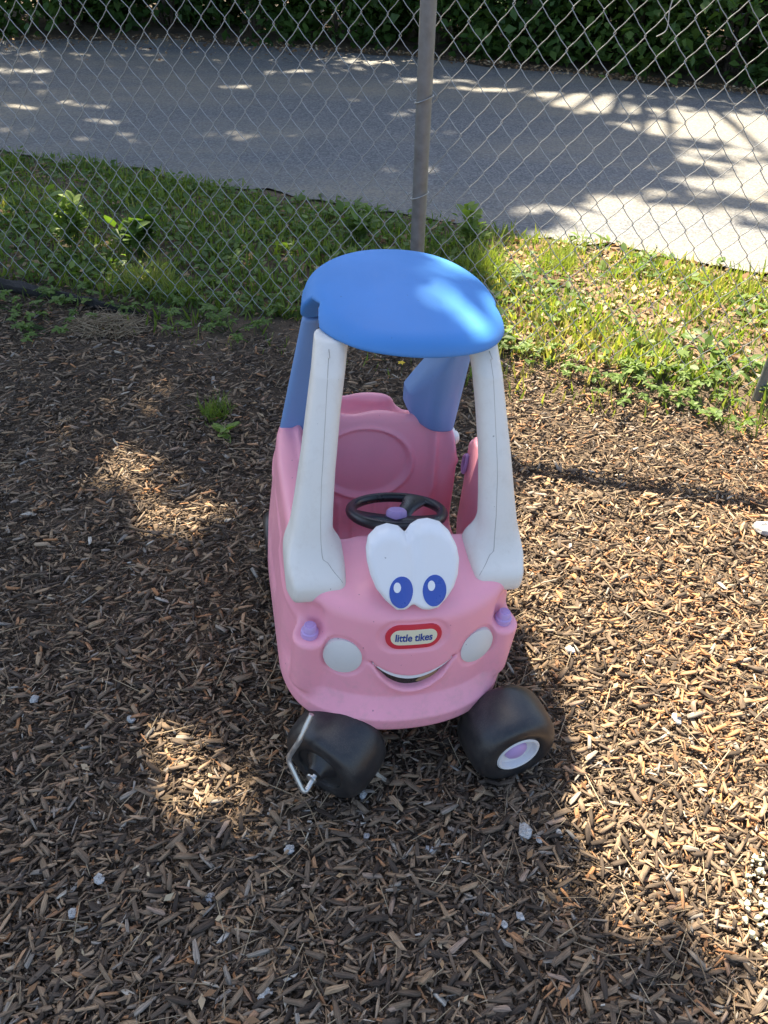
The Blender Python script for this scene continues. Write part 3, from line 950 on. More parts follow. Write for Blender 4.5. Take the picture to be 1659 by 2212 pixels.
# ------------------------------------------------------------------ the toy car (car frame: X to the viewer's right, Y to its rear, Z up)
CAR_R = Matrix(((0.973417, -0.208653, 0.094461, 0.03327), (0.206049, 0.977855, 0.036646, 0.91384),
                (-0.100015, -0.016209, 0.994854, 0.0), (0, 0, 0, 1)))
CAR_I = CAR_R.inverted()
car = bpy.data.objects.new('toy_car', None)
COL.objects.link(car)
car.matrix_world = CAR_R
tag(car, 'pink ride-on toy car with blue roof and big cartoon eyes standing on the mulch', 'toy car')

INS_Z = [.12, .15, .180, .200, .216, .30, .412, .5]
INS_V = [.014, .000, .000, .018, .031, .041, .058, .074]
def mouth_up(x):
    return .2655 + .034 * np.abs((np.asarray(x) - .002) / .082) ** 2
def mouth_low(x):
    return .2375 + .0620 * np.abs((np.asarray(x) - .002) / .082) ** 2.2
MOUTH = [(float(x), float(mouth_up(x))) for x in np.linspace(-.080, .084, 15)] + [(float(x), float(mouth_low(x))) for x in np.linspace(.082, -.078, 15)]

def hood_top(y):
    return np.interp(y, [-.1, .02, .18, .21, .28, .50, .57, .70], [.400, .4125, .444, .446, .470, .474, .476, .492])

def body_sdf(x, y, z):
    ax = np.abs(x)
    ins = np.interp(z, INS_Z, INS_V)
    yf = -.046 + 1.15 * x * x + 17 * x ** 4 + ins
    df = (yf - y) / np.sqrt(1 + (2.3 * x + 50 * x ** 3) ** 2)
    w = .236 - .055 * np.clip(z - .22, 0, .4) - .014 * sstep(.20, .235, z) * sstep(.16, .05, y) - .020 * sstep(.40, .70, y)
    w = w - .006 * sstep(.26, .30, y) * sstep(.50, .46, y) * sstep(.20, .23, z) * sstep(.41, .38, z)
    w = w + .004 * np.exp(-((z - (.36 + .12 * (y - .3))) / .010) ** 2)
    ds = ax - w
    dr = y - (.715 - 1.1 * x * x - .08 * (z - .2))
    d = smax(smax(df, ds, .050), dr, .12)
    plan = d
    ht = hood_top(y)
    ht = np.where(ax > .172, np.maximum(ht, np.interp(y, [.10, .15, .20, .5], [.40, .445, .472, .474])), ht)
    d = smax(d, (z - ht) * .95, .026)
    d = smax(d, .142 - z, .018)
    # raised centre of the hood below the eyes
    d = d - .006 * sstep(.112, .08, ax) * sstep(.03, .08, y) * sstep(.25, .2, y) * sstep(.39, .41, z)
    # fender posts under the signal lamps, and the pockets above them
    post = smax(np.sqrt((ax - .190) ** 2 + (y - .060) ** 2) - .034, np.maximum(z - .336, .20 - z), .012)
    d = smin(d, post, .022)
    pk = rbox(x=ax, y=y, z=z, cx=.218, cy=.026, cz=.366, hx=.048, hy=.050, hz=.031, r=.016)
    d = smax(d, -pk, .014)
    # hollow underside, cockpit, door opening, luggage well behind the seat
    und = smax(plan + .020, z - .175, .02)
    d = smax(d, -np.maximum(und, y - .66), .01)
    seat = .495 + .34 * (z - .2)
    hw_c = np.where(x < 0, .168, .196 + .02 * sstep(.3, .45, y))
    cav = smax(smax(ax - hw_c, (y - seat) * .95, .09), .205 - y, .03)
    cav = smax(cav, .185 - z, .04)
    d = smax(d, -cav, .020)
    door = rbox(x, y, z, .24, .37, .40, .09, .148, .20, .03)
    d = smax(d, -door, .014)
    well = rbox(x, y, z, 0.0, .643, .50, .128, .026, .060, .022) + .006 * np.sin(x * 46)
    d = smax(d, -well, .026)
    # oval panel and ribs pressed into the seat back
    e = np.sqrt((x / .104) ** 2 + ((z - .368) / .074) ** 2)
    sb = (y > .42) & (y < .62) & (ax < .18)
    d = d + np.where(sb, .0075 * sstep(1.06, .96, e) - .006 * np.exp(-((e - 1.10) / .05) ** 2), 0)
    rib = np.exp(-((np.abs(ax - .045) - .018) / .006) ** 2) + np.exp(-((ax - .105) / .006) ** 2)
    d = d - np.where(sb & (z < .29), .005 * rib * sstep(.29, .27, z), 0)
    rb2 = np.exp(-((ax - .165) / .010) ** 2)
    d = d - np.where((y > .42) & (y < .62), .009 * rb2 * sstep(.26, .32, z), 0)
    # wheel arches
    ar = np.sqrt((y - .575) ** 2 + (z - .085) ** 2) - .120
    d = smax(d, -np.maximum(ar, .150 - ax), .012)
    # face: emblem recess, lamp rings, mouth
    fr = y < .10
    em = np.sqrt(np.maximum(np.abs(x + .006) - .034, 0) ** 2 + ((z - .362) * 1.0) ** 2) - .034
    d = d + np.where(fr, .0035 * sstep(.004, -.004, em), 0)
    hl = np.sqrt(((ax - .133) / .040) ** 2 + ((z - .304) / .043) ** 2)
    d = d + np.where(fr, .004 * sstep(1.10, 0.98, hl), 0)
    inm = poly2(x, z, MOUTH)
    lowc = mouth_low(x)
    d = d - np.where(fr & (ax < .10), .008 * np.exp(-(np.maximum(inm - .001, 0) / .011) ** 2) * sstep(lowc + .004, lowc - .004, z) * sstep(.085, .06, ax), 0)
    d = smax(d, -np.where(fr, np.maximum(inm, y - (yf + .013)), 1.0), .006)
    # cheek line running from the mouth corners to the lamps
    ck = z - (.300 + 1.3 * (ax - .08) ** 2 + .13 * (ax - .08))
    d = d + np.where(fr & (ax > .076) & (ax < .118), .0022 * np.exp(-(ck / .004) ** 2), 0)
    return d

body = link_mesh('body', sdf_mesh('body', body_sdf, (-.262, -.075, .128), (.262, .735, .512), .0042), M['pink'], car)

def front_y(x, z):
    """y of the front of the body at (x, z)"""
    x = np.asarray(x, float); z = np.asarray(z, float)
    a = np.full(x.shape, -.12)
    for _ in range(60):
        dd = body_sdf(x, a, z)
        a = a + np.clip(dd * .7, -.01, .02)
    return a

def decal(name, ring, surf, off, thick, mat, parent, dome=0.0, rings=6, centre=None):
    """a plate with outline `ring` (x, z) laid on the surface y = surf(x, z), proud of it by `off`"""
    R = np.array(ring)
    c = R.mean(0) if centre is None else np.array(centre)
    V, Fc = [], []
    n = len(R)
    for k in range(rings):
        t = 1 - k / rings
        P = c + (R - c) * t
        y = surf(P[:, 0], P[:, 1]) - off - dome * (1 - t * t)
        V += [(P[i, 0], y[i], P[i, 1]) for i in range(n)]
    V.append((c[0], float(surf(c[:1], c[1:])[0]) - off - dome, c[1]))
    for k in range(rings - 1):
        for i in range(n):
            j = (i + 1) % n
            Fc.append((k * n + i, k * n + j, (k + 1) * n + j, (k + 1) * n + i))
    for i in range(n):
        Fc.append(((rings - 1) * n + i, (rings - 1) * n + (i + 1) % n, rings * n))
    b = len(V)
    V += [(v[0], v[1] + thick, v[2]) for v in V[:n]]
    for i in range(n):
        j = (i + 1) % n
        Fc.append((b + i, b + j, j, i))
    return mesh_obj(name, V, Fc, mat, parent)

def ell(cx, cz, rx, rz, n=40, tilt=0.0):
    return [(cx + rx * math.cos(a) * math.cos(tilt) - rz * math.sin(a) * math.sin(tilt),
             cz + rx * math.cos(a) * math.sin(tilt) + rz * math.sin(a) * math.cos(tilt)) for a in np.linspace(0, 2 * math.pi, n, endpoint=False)]

def stadium(cx, cz, hx, r, n=12):
    pts = []
    for k in range(n + 1):
        a = -math.pi / 2 + math.pi * k / n
        pts.append((cx + hx + r * math.cos(a), cz + r * math.sin(a)))
    for k in range(5):
        pts.append((cx + hx - 2 * hx * (k + 1) / 6, cz + r))
    for k in range(n + 1):
        a = math.pi / 2 + math.pi * k / n
        pts.append((cx - hx + r * math.cos(a), cz + r * math.sin(a)))
    for k in range(5):
        pts.append((cx - hx + 2 * hx * (k + 1) / 6, cz - r))
    return pts

EMX, EMZ = -.0055, .362
emb = decal('emblem', stadium(EMX, EMZ, .0275, .0265), front_y, .0030, .006, M['red'], car, rings=5)
embp = decal('emblem_panel', stadium(EMX, EMZ, .0275, .0170), front_y, .0038, .0008, M['cream'], emb, rings=5)
# the printed name
fc = bpy.data.curves.new('print', 'FONT')
fc.body = 'little tikes'
fc.size = 1.0
fc.resolution_u = 6
fc.offset = .022
fc.space_character = .98
fc.align_x = 'CENTER'
fc.align_y = 'CENTER'
fo = bpy.data.objects.new('print', fc)
COL.objects.link(fo)
dg = bpy.context.evaluated_depsgraph_get()
tm = bpy.data.meshes.new_from_object(fo.evaluated_get(dg))
bpy.data.objects.remove(fo)
co = np.array([v.co[:] for v in tm.vertices])
cx = (co[:, 0].min() + co[:, 0].max()) / 2; cz = (co[:, 1].min() + co[:, 1].max()) / 2
co[:, 0] = (co[:, 0] - cx) * (.071 / (co[:, 0].max() - co[:, 0].min())) + EMX
co[:, 1] = (co[:, 1] - cz) * .0235 + EMZ
yy = front_y(co[:, 0], co[:, 1]) - .0044
tm.vertices.foreach_set('co', np.stack([co[:, 0], yy, co[:, 1]], 1).astype(np.float32).ravel())
tm.materials.clear()
link_mesh('lettering', tm, M['navy'], emb, smooth=False)

def lamp_face(s):
    c = np.array([s * .133]); zc = np.array([.304])
    y0 = float(front_y(c, zc)[0])
    gx = float(front_y(c + .02, zc)[0] - front_y(c - .02, zc)[0]) / .04
    gz_ = float(front_y(c, zc + .02)[0] - front_y(c, zc - .02)[0]) / .04
    return lambda x, z: y0 + gx * .70 * (np.asarray(x) - s * .133) + gz_ * (np.asarray(z) - .304)
for s in (-1, 1):
    decal('headlight', ell(s * .133, .304, .0355, .0385), lamp_face(s), .0045, .020, M['lamp'], car, dome=.0060)

# mouth: dark plate at the back of the pocket, tan ellipse painted as a reflected sheen, row of teeth
def yf_plain(x, z):
    return -.046 + 1.15 * np.asarray(x) ** 2 + 17 * np.asarray(x) ** 4 + np.interp(z, INS_Z, INS_V)
mo = decal('mouth', [(x * .99, .268 + (z - .268) * .99) for x, z in MOUTH], lambda x, z: yf_plain(x, z) + .0098, 0, .003, M['dark'], car, centre=(.0, .255))
decal('painted_sheen', ell(.034, .2535, .024, .0055, 24, .42), lambda x, z: yf_plain(x, z) + .0084, 0, .001, M['painted_sheen'], mo)
V, Fc = [], []
xs = np.linspace(-.078, .080, 36)
zu = mouth_up(xs) + .0015
zl = zu - .0092 * np.sin(np.clip((xs + .079) / .160, 0, 1) * math.pi) ** .55 - .0008
for x, a, b in zip(xs, zu, zl):
    y0 = float(yf_plain(x, a)) + .0030; y1 = float(yf_plain(x, b)) + .0038
    V += [(x, y0, a), (x, y1, b), (x, y1 + .007, b), (x, y0 + .007, a)]
for i in range(len(xs) - 1):
    a, b = i * 4, i * 4 + 4
    for k in range(4):
        Fc.append((a + k, a + (k + 1) % 4, b + (k + 1) % 4, b + k))
mesh_obj('teeth', V, Fc, M['sticker'], mo, smooth=False)

# signal lamps on the fender posts
def signal(s):
    prof = [(.0, .019), (.0105, .019), (.0118, .0175), (.0135, .006), (.0165, .0045), (.0170, .0), (.0170, -.006)]
    V, Fc = lathe(prof, 28)
    V = [(s * .192 + v[1], .058 + v[2], .3380 + v[0]) for v in V]
    o = mesh_obj('signal_lamp', V, Fc, M['purple'], car)
    V, Fc = lathe([(.0, .0202), (.0062, .0202), (.0067, .0185)], 20)
    mesh_obj('lamp_button', [(s * .192 + v[1], .058 + v[2], .3380 + v[0]) for v in V], Fc, M['purple'], o)
for s in (-1, 1):
    signal(s)

# ---- eye plate with two eyes, leaning back on the hood
PLATE = [(-.097, .5236), (-.0929, .5431), (-.0769, .558), (-.057, .5635), (-.036, .5585), (-.0242, .5475), (-.0145, .5600), (.0001, .568),
         (.0188, .5697), (.0411, .5632), (.0585, .5474), (.0709, .5253), (.0753, .5048), (.0732, .4786), (.0657, .457), (.0526, .4385),
         (.0352, .4212), (.0178, .4178), (.004, .4192), (-.0115, .4249), (-.0269, .4204), (-.044, .4213), (-.0643, .4391), (-.0809, .4602),
         (-.0907, .4836), (-.0956, .5037)]
PLATE = [(x, .420 + (z - .420) * .90) for x, z in PLATE]
PK = .6
def plate_yc(z):
    return .030 + PK * (z - .422)
def plate_sdf(x, y, z):
    n = (y - plate_yc(z)) / math.sqrt(1 + PK * PK)
    d2 = poly2(x, z, PLATE)
    d = extr(d2, n, .016, .013)
    # soft crease between the two lobes
    return d + (.003 + .006 * sstep(.49, .54, z)) * np.exp(-((x + .013) / .011) ** 2) * sstep(.006, -.006, n)
plate = link_mesh('eye_plate', sdf_mesh('eye_plate', plate_sdf, (-.12, -.01, .40), (.10, .17, .60), .003), M['eyewhite'], car)
def plate_front(x, z):
    x = np.asarray(x, float); z = np.asarray(z, float)
    a = np.full(x.shape, -.06) + PK * (z - .422)
    for _ in range(50):
        a = a + np.clip(plate_sdf(x, a, z) * .8, -.01, .02)
    return a
for cx_, hx_ in ((-.0365, -.0443), (.0255, .0192)):
    ey = decal('eye', ell(cx_, .4550, .0222, .0250), plate_front, .0012, .0014, M['eyeblue'], car, rings=5)
    decal('eye_highlight', ell(hx_, .4638, .0068, .0080, 20), plate_front, .0022, .0008, M['sticker'], ey, rings=3)

# ---- front pillars: flared foot on the hood, column leaning back to the roof
def pillar_sdf_for(s):
    def f(x, y, z):
        u = x * s
        zc = np.clip(z, .40, .84)
        yc = np.interp(zc, [.40, .44, .50, .62, .75, .84], [.135, .155, .180, .235, .308, .388])
        xo = np.interp(zc, [.40, .45, .49, .54, .615, .75, .84], [.230, .230, .223, .2135, .201, .180, .165])
        xi = np.interp(zc, [.40, .46, .53, .60, .69, .75, .84], [.150, .149, .147, .143, .133, .124, .106])
        xi = xi - (.005 if s < 0 else 0)
        cxp, hw = (xo + xi) / 2, (xo - xi) / 2
        a = np.abs(u - cxp) - hw
        b = np.abs(y - yc) * .92 - np.interp(zc, [.4, .6, .8], [.034, .032, .027])
        # inner front corner is chamfered
        ch = ((cxp - u) * .75 + (yc - y) * .66) - (hw * .75 + .020)
        col = smax(smax(a, b, .026), ch, .022)
        col = smax(col, np.maximum(z - .7985, .385 - z), .004)
        zt = hood_top(y)
        foot = rbox(u, y, z - zt, .179, .137, -.006, .0525, .058, .0175, .015)
        d = smin(col, foot, .052)
        return smax(d, u - (.2330 - .25 * np.maximum(.12 - y, 0)), .012)
    return f
for s in (-1, 1):
    f = pillar_sdf_for(s)
    lo = (.10, .04, .39) if s > 0 else (-.26, .04, .39)
    hi = (.26, .40, .845) if s > 0 else (-.10, .40, .845)
    p = link_mesh('front_pillar', sdf_mesh('front_pillar', f, lo, hi, .0038), M['white'], car)
    # mould line: a hair-thin dirty joint running down the front
    pts = []
    for t in np.linspace(0, 1, 34):
        z_ = .800 - t * .398
        x_ = np.interp(z_, [.400, .412, .43, .455, .48, .52, .59, .75, .82], [.130, .143, .156, .165, .169, .170, .168, .155, .146])
        pts.append((x_, z_))
    P = np.array(pts)
    yv = np.full(len(P), -.02)
    for _ in range(80):
        yv = yv + np.clip(f(P[:, 0] * s, yv, P[:, 1]) * .8, -.01, .02)
    line = [(s * q[0], y_ + .0003, q[1]) for q, y_ in zip(P, yv) if q[1] > .462]
    fx_ = np.array([.1635, .158, .151, .144, .137, .1325]); fy_ = np.array([.124, .116, .107, .098, .090, .086])
    zv = np.full(len(fx_), .56)
    for _ in range(90):
        zv = zv - np.clip(f(fx_ * s, fy_, zv) * .8, -.01, .02)
    line += [(s * a, b, c - .0003) for a, b, c in zip(fx_, fy_, zv) if c < line[-1][2]]
    V, Fc = tube(smooth_path(line, 2), .0007, 5)
    mesh_obj('mould_line', V, Fc, M['seam'], p)

# ---- roof: shallow dome, drip rim, arched at the sides, running down into the rear pillars
RX = .0174
def roof_plan(x, y, z):
    x = x - RX
    ax = np.abs(x)
    yfr = .2578 + 1.91 * x * x
    dfr = (yfr - y) / np.sqrt(1 + (3.82 * x) ** 2)
    w = .1949 + .047 * np.clip(y - .46, 0, .10) * sstep(.795, .835, z) - .05 * (z - .80) - .05 * np.clip(.38 - y, 0, 1)
    dr = y - (.607 + .12 * x * x)
    return smax(smax(dfr, ax - w, .091), dr, .14)
def roof_sdf(x, y, z):
    pl = roof_plan(x, y, z)
    xr = x - RX
    zt = .873 - .55 * np.maximum(.5464 - y, 0) ** 2 - .24 * np.maximum(y - .5464, 0) ** 2 - 1.111 * xr * xr - .65 * xr ** 4
    top = (z - zt) * .9
    pl = pl - .0014 * sstep(.8060, .8035, z)
    d = smax(pl, top, .034)
    zb = np.interp(y, [.2, .37, .42, .455, .495, .7], [.797, .797, .822, .816, .763, .762])
    bot = zb - z
    d = smax(d, bot, .012)
    # hollow below, so that the sides are a shell
    inn = smax(pl + .034, z - zt + .040, .03)
    return smax(d, -np.maximum(inn, .0 * z - 1), .012)
link_mesh('roof', sdf_mesh('roof', roof_sdf, (-.23, .21, .745), (.23, .69, .91), .0040), M['blue'], car)

# ---- rear pillars: curved panels wrapping the rear corners
def rear_sdf_for(s):
    def f(x, y, z):
        t = (z - .45) / .32
        u = (x - .012 * t) * s
        w = .2105 - .018 * t
        ry = .690 - .078 * t
        out = smax(u - w, y - (ry - .9 * np.maximum(u, 0) ** 2), .13)
        inn = -(out + (.074 if s < 0 else .054))
        d = smax(out, inn, .02)
        d = smax(d, (.548 - .055 * t) - y, .022)
        xin = np.interp(z, [.44, .48, .53, .60, .70, .78], [.128, .100, .092, .116, .150, .150])
        d = smax(d, xin - u, .016)
        d = smax(d, np.maximum(z - .7595, (.4535 + .02 * sstep(.60, .66, y)) - z), .008)
        return d
    return f
for s in (-1, 1):
    lo = (.06, .46, .435) if s > 0 else (-.24, .46, .435)
    hi = (.24, .72, .775) if s > 0 else (-.06, .72, .775)
    link_mesh('rear_pillar', sdf_mesh('rear_pillar', rear_sdf_for(s), lo, hi, .0040), M['blue2'], car)

# ---- door on the viewer's right, ajar
DA = math.radians(7.0)
DPOLY = [(.004, .175), (.285, .172), (.312, .215), (.326, .330), (.335, .360), (.348, .415), (.342, .432), (.324, .436), (.318, .455), (.285, .464), (.200, .482), (.004, .470)]
def door_sdf(x, y, z):
    dx, dy = x - .224, y - .212
    l = dx * math.sin(DA) + dy * math.cos(DA)
    n = dx * math.cos(DA) - dy * math.sin(DA)
    d = extr(poly2(l, z, DPOLY), n, .016, .012)
    pan = poly2(l, z, [(.05, .24), (.27, .24), (.28, .36), (.05, .39)])
    return d + .005 * sstep(.006, -.006, pan) * (n > 0)
door = link_mesh('door', sdf_mesh('door', door_sdf, (.19, .19, .155), (.32, .58, .50), .004), M['pink'], car)
def dpt(l, n, z):
    return (.224 + l * math.sin(DA) + n * math.cos(DA), .212 + l * math.cos(DA) - n * math.sin(DA), z)
V, Fc = tube(smooth_path([dpt(0.316, -0.020, 0.402), dpt(0.326, -0.023, 0.390), dpt(0.322, -0.024, 0.365), dpt(0.312, -0.022, 0.353), dpt(0.306, -0.021, 0.372), dpt(0.312, -0.020, 0.398), dpt(0.316, -0.020, 0.402)], 5), .0048, 8)
mesh_obj('latch', V, Fc, M['purple'], door)
# white filler cap on the rear quarter
V, Fc = lathe([(.0, .022), (.010, .022), (.016, .018), (.019, .010), (.026, .008), (.027, .0), (.027, -.01)], 24)
mesh_obj('fuel_cap', [(.217 + v[0], .600 + v[1], .405 + v[2]) for v in V], Fc, M['eyewhite'], car)

# ---- steering wheel
sw = bpy.data.objects.new('steering_wheel', None)
COL.objects.link(sw)
sw.parent = car
STC = Vector((.008, .274, .444)); STN = Vector((0, .34, .94)).normalized()
st_x = Vector((1, 0, 0)); st_y = STN.cross(st_x)
def stp(a, r, n=0.0):
    return STC + st_x * (r * math.cos(a)) + st_y * (r * math.sin(a)) + STN * n
V, Fc = [], []
NR, NS = 64, 12
for i in range(NR):
    a = 2 * math.pi * i / NR
    for k in range(NS):
        b = 2 * math.pi * k / NS
        V.append(stp(a, .094 + .0112 * math.cos(b), .0105 * math.sin(b)))
for i in range(NR):
    for k in range(NS):
        i2, k2 = (i + 1) % NR, (k + 1) % NS
        Fc.append((i * NS + k, i2 * NS + k, i2 * NS + k2, i * NS + k2))
mesh_obj('wheel_ring', V, Fc, M['blackwheel'], sw)
for a in (math.radians(48), math.radians(196), math.radians(310)):
    V, Fc = [], []
    for t in np.linspace(0, 1, 9):
        r = .010 + .078 * t
        w_ = .016 + .012 * (2 * t - 1) ** 2 + .006 * t
        dr = Vector((st_x * math.cos(a) + st_y * math.sin(a)))
        pe = STN.cross(dr)
        c0 = STC + dr * r - STN * (.020 * (1 - t))
        for q in ((-1, .004), (-.7, .009), (.7, .009), (1, .004), (.7, -.006), (-.7, -.006)):
            V.append(c0 + pe * (w_ * q[0]) + STN * q[1])
    for i in range(8):
        for k in range(6):
            Fc.append((i * 6 + k, i * 6 + (k + 1) % 6, i * 6 + 6 + (k + 1) % 6, i * 6 + 6 + k))
    mesh_obj('spoke', V, Fc, M['blackwheel'], sw)
V, Fc = lathe([(.0, .016), (.017, .016), (.021, .012), (.0225, .0), (.0225, -.030)], 28)
mesh_obj('horn', [STC - STN * .012 + st_x * v[1] + st_y * v[2] + STN * v[0] for v in V], Fc, M['purple'], sw)
V, Fc = tube([STC - STN * .02, STC - STN * .12 - Vector((0, .03, 0))], .012, 12)
mesh_obj('column', V, Fc, M['blackwheel'], sw)

# ---- wheels (fat hollow plastic tyres); local X is the axle, +X the side with the white rim
TYRE = [(.020, -.046), (.044, -.047), (.0465, -.0485), (.0475, -.0535), (.052, -.0560), (.064, -.0555), (.073, -.0525), (.0795, -.0460), (.0835, -.0370), (.0855, -.0240),
        (.0862, -.0050), (.0855, .0180), (.0840, .0340), (.0800, .0450), (.0730, .0530), (.0640, .0565), (.0520, .0570), (.0460, .0545), (.0440, .0480), (.0430, .0360), (.020, .034)]
def wheel(centre, axle, rim=True):
    """centre and axle in world space; kept in the car's frame as children"""
    w = bpy.data.objects.new('wheel', None)
    COL.objects.link(w)
    w.parent = car
    X = Vector(axle).normalized()
    Zv = Vector((0, 0, 1))
    Zv = (Zv - X * Zv.dot(X)).normalized()
    Yv = Zv.cross(X)
    mw = Matrix(((X.x, Yv.x, Zv.x, centre[0]), (X.y, Yv.y, Zv.y, centre[1]), (X.z, Yv.z, Zv.z, centre[2]), (0, 0, 0, 1)))
    w.matrix_basis = CAR_I @ mw
    V, Fc = lathe([(r * 1.10, x * 1.06) for r, x in TYRE], 56)
    mesh_obj('tyre', V, Fc, M['black'], w)
    V, Fc = lathe([(r * 1.10, x * 1.06) for r, x in [(.0435, .053), (.0405, .0555), (.0370, .0540), (.0340, .043), (.026, .039), (.0, .039)]], 44)
    mesh_obj('rim', V, Fc, M['rim'], w)
    V, Fc = lathe([(r * 1.10, x * 1.06) for r, x in [(.0225, .038), (.0225, .043), (.0205, .047), (.015, .0505), (.0075, .0525), (.0, .053)]], 32)
    mesh_obj('hub_cap', V, Fc, M['purple'], w)
    V, Fc = lathe([(r * 1.10, x * 1.06) for r, x in [(.034, -.045), (.030, -.050), (.018, -.058), (.0145, -.067), (.0, -.068)]], 32)
    mesh_obj('hub', V, Fc, M['black'], w)
    return w, mw
def gz(x, y):
    return float(ground_z(x, y))
# front casters, swung to different sides
wl, ml = wheel((-.085, .862, gz(-.085, .862) + .092), (.54, .84, .03))
wr, mr = wheel((.262, .918, gz(.262, .918) + .093), (.36, -.933, .0))
for s in (-1, 1):
    pw = CAR_R @ Vector((s * .167, .575, .09))
    wheel((pw.x, pw.y, gz(pw.x, pw.y) + .093), (s * .9734, s * .206, s * .03))
# bent steel rods of the casters
def rod(mw, pts, parent, washer=True):
    P = smooth_path(pts, 1) if False else pts
    V, Fc = tube(P, .0052, 12)
    return mesh_obj('axle_rod', [CAR_I @ Vector(v) for v in V], Fc, M['steel'], parent)
def bend(pts, r=.012, n=5):
    P = [Vector(p) for p in pts]
    out = [P[0]]
    for i in range(1, len(P) - 1):
        a = (P[i - 1] - P[i]).normalized(); b = (P[i + 1] - P[i]).normalized()
        s_, e_ = P[i] + a * r, P[i] + b * r
        for k in range(n + 1):
            t = k / n
            out.append(s_ * (1 - t) ** 2 + P[i] * 2 * t * (1 - t) + e_ * t * t)
    out.append(P[-1])
    return out
hubw = ml @ Vector((-.072, 0, 0))
ax_ = (ml.to_3x3() @ Vector((-1, 0, 0)))
r0 = rod(ml, bend([tuple(ml @ Vector(p)) for p in ((-.040, .020, .150), (-.076, .024, .105), (-.094, .044, .050), (-.110, -.004, -.012), (-.060, .0, .0))], .013), car)
V, Fc = lathe([(.0, .0035), (.011, .0035), (.0115, .0025), (.0115, .0)], 28)
q = ax_.to_track_quat('X', 'Z').to_matrix()
mesh_obj('washer', [CAR_I @ (hubw + ax_ * .008 + q @ Vector(v)) for v in [(b[0], b[1], b[2]) for b in V]], Fc, M['steel'], r0)
hub2 = mr @ Vector((-.072, 0, 0)); ax2 = (mr.to_3x3() @ Vector((-1, 0, 0)))
rod(mr, bend([(.205, 1.00, .20), (.215, 1.0, .15), tuple(hub2 + ax2 * .03 + Vector((0, 0, .03))), tuple(hub2 + ax2 * .02), tuple(hub2 - ax2 * .01)], .008), car)
# ------------------------------------------------------------------ grass verge, weeds, litter
def verge_points(n, left=-3.4, right=2.9):
    x = left + (right - left) * RNG.random(n)
    a, b = fence_y(x) + .02, road_near(x) - .03 + .10 * RNG.normal(0, .5, n)
    y = a + (b - a) * RNG.random(n)
    k = y > fence_y(x) - .05
    return x[k], y[k]
def noise2(x, y, s, seed=0.0):
    return (np.sin(x * s + 1.3 + seed) * np.sin(y * s * 1.1 + 2.1 + seed) + .6 * np.sin(x * s * 2.3 + y * s * 1.7 + seed) + .4 * np.sin(x * s * 4.1 - y * s * 3.3 + 2 * seed)) / 2
verge = height_sheet('verge', -3.6, 3.2, 2.0, 5.9, 90, 60, lambda x, y: np.where((y > fence_y(x) - .10) & (y < road_near(x) + .12), ground_z(x, y) - .002, ground_z(x, y) - .06), M['soil'])
tag(verge, kind='structure')
def blade_proto(k):
    b = .25 + .3 * k
    return (np.array([(-.05, 0, 0), (.05, 0, 0), (.04, .10 * b, .5), (-.04, .10 * b, .5), (.0, .42 * b, .95), (-.005, .44 * b, .95)], float), [(0, 1, 2, 3), (3, 2, 4, 5)])
BL = [blade_proto(k) for k in (0, .5, 1, 1.6)]
x, y = verge_points(60000)
# stragglers creeping from the verge into the mulch
xf = -2.2 + 4.4 * RNG.random(5200); yf_ = fence_y(xf) - .34 * RNG.random(5200) ** 2.2 + .05
kf = RNG.random(5200) < np.where(xf > .25, .75, .40) + .4 * noise2(xf, yf_, 6.0)
x, y = np.concatenate([x, xf[kf]]), np.concatenate([y, yf_[kf]])
dens = np.where(x < .35, .52, .48) + .50 * noise2(x, y, 5.0)
k = RNG.random(len(x)) < dens
x, y = x[k], y[k]
n = len(x)
hh = (.025 + .06 * RNG.random(n) ** 2) * (1 + .5 * noise2(x, y, 3.0, 1.0))
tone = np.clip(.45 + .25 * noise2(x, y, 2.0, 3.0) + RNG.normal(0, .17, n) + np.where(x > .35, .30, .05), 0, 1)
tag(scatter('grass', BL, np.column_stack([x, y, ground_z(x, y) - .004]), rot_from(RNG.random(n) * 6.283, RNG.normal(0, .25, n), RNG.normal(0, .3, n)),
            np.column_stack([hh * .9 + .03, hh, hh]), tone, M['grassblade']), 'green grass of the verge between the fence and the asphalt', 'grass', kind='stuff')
# low broad-leaved growth in the grass
x, y = verge_points(24000)
k = RNG.random(len(x)) < np.where(x < .5, .45, .14) + .5 * noise2(x, y, 4.0, 5.0)
x, y = x[k], y[k]; n = len(x)
hz = .012 + .05 * RNG.random(n) ** 2
tag(scatter('ground_cover', LEAF6, np.column_stack([x, y, ground_z(x, y) + hz]), rot_from(RNG.random(n) * 6.283, RNG.normal(-.1, .35, n), RNG.normal(0, .35, n)),
            np.repeat((.022 + .035 * RNG.random(n))[:, None], 3, 1), np.clip(RNG.normal(.4, .25, n), 0, 1), M['weed']), 'low broad-leaved weeds growing through the verge grass', 'weeds', kind='stuff')
# dead leaves and clippings, thick on the sunny side
x, y = verge_points(15000)
k = RNG.random(len(x)) < np.where(x > .3, .62, .30) + .2 * noise2(x, y, 6.0, 2.0)
x, y = x[k], y[k]
xr_ = -4.5 + 9 * RNG.random(2600); yr_ = road_far(xr_) + .12 - np.abs(RNG.normal(0, .22, 2600)) * np.where(xr_ < -.5, 1.5, .6)
x, y = np.concatenate([x, xr_]), np.concatenate([y, yr_]); n = len(x)
tag(scatter('leaf_litter', LEAF4, np.column_stack([x, y, np.where(y > 5.5, .018, ground_z(x, y) + .004) + .018 * RNG.random(n)]), rot_from(RNG.random(n) * 6.283, RNG.normal(0, .3, n), RNG.normal(0, .35, n)),
            np.repeat((.016 + .030 * RNG.random(n))[:, None], 3, 1), RNG.random(n), M['litter']), 'brown dead leaves lying on the verge and along the far asphalt edge', 'leaves', kind='stuff')

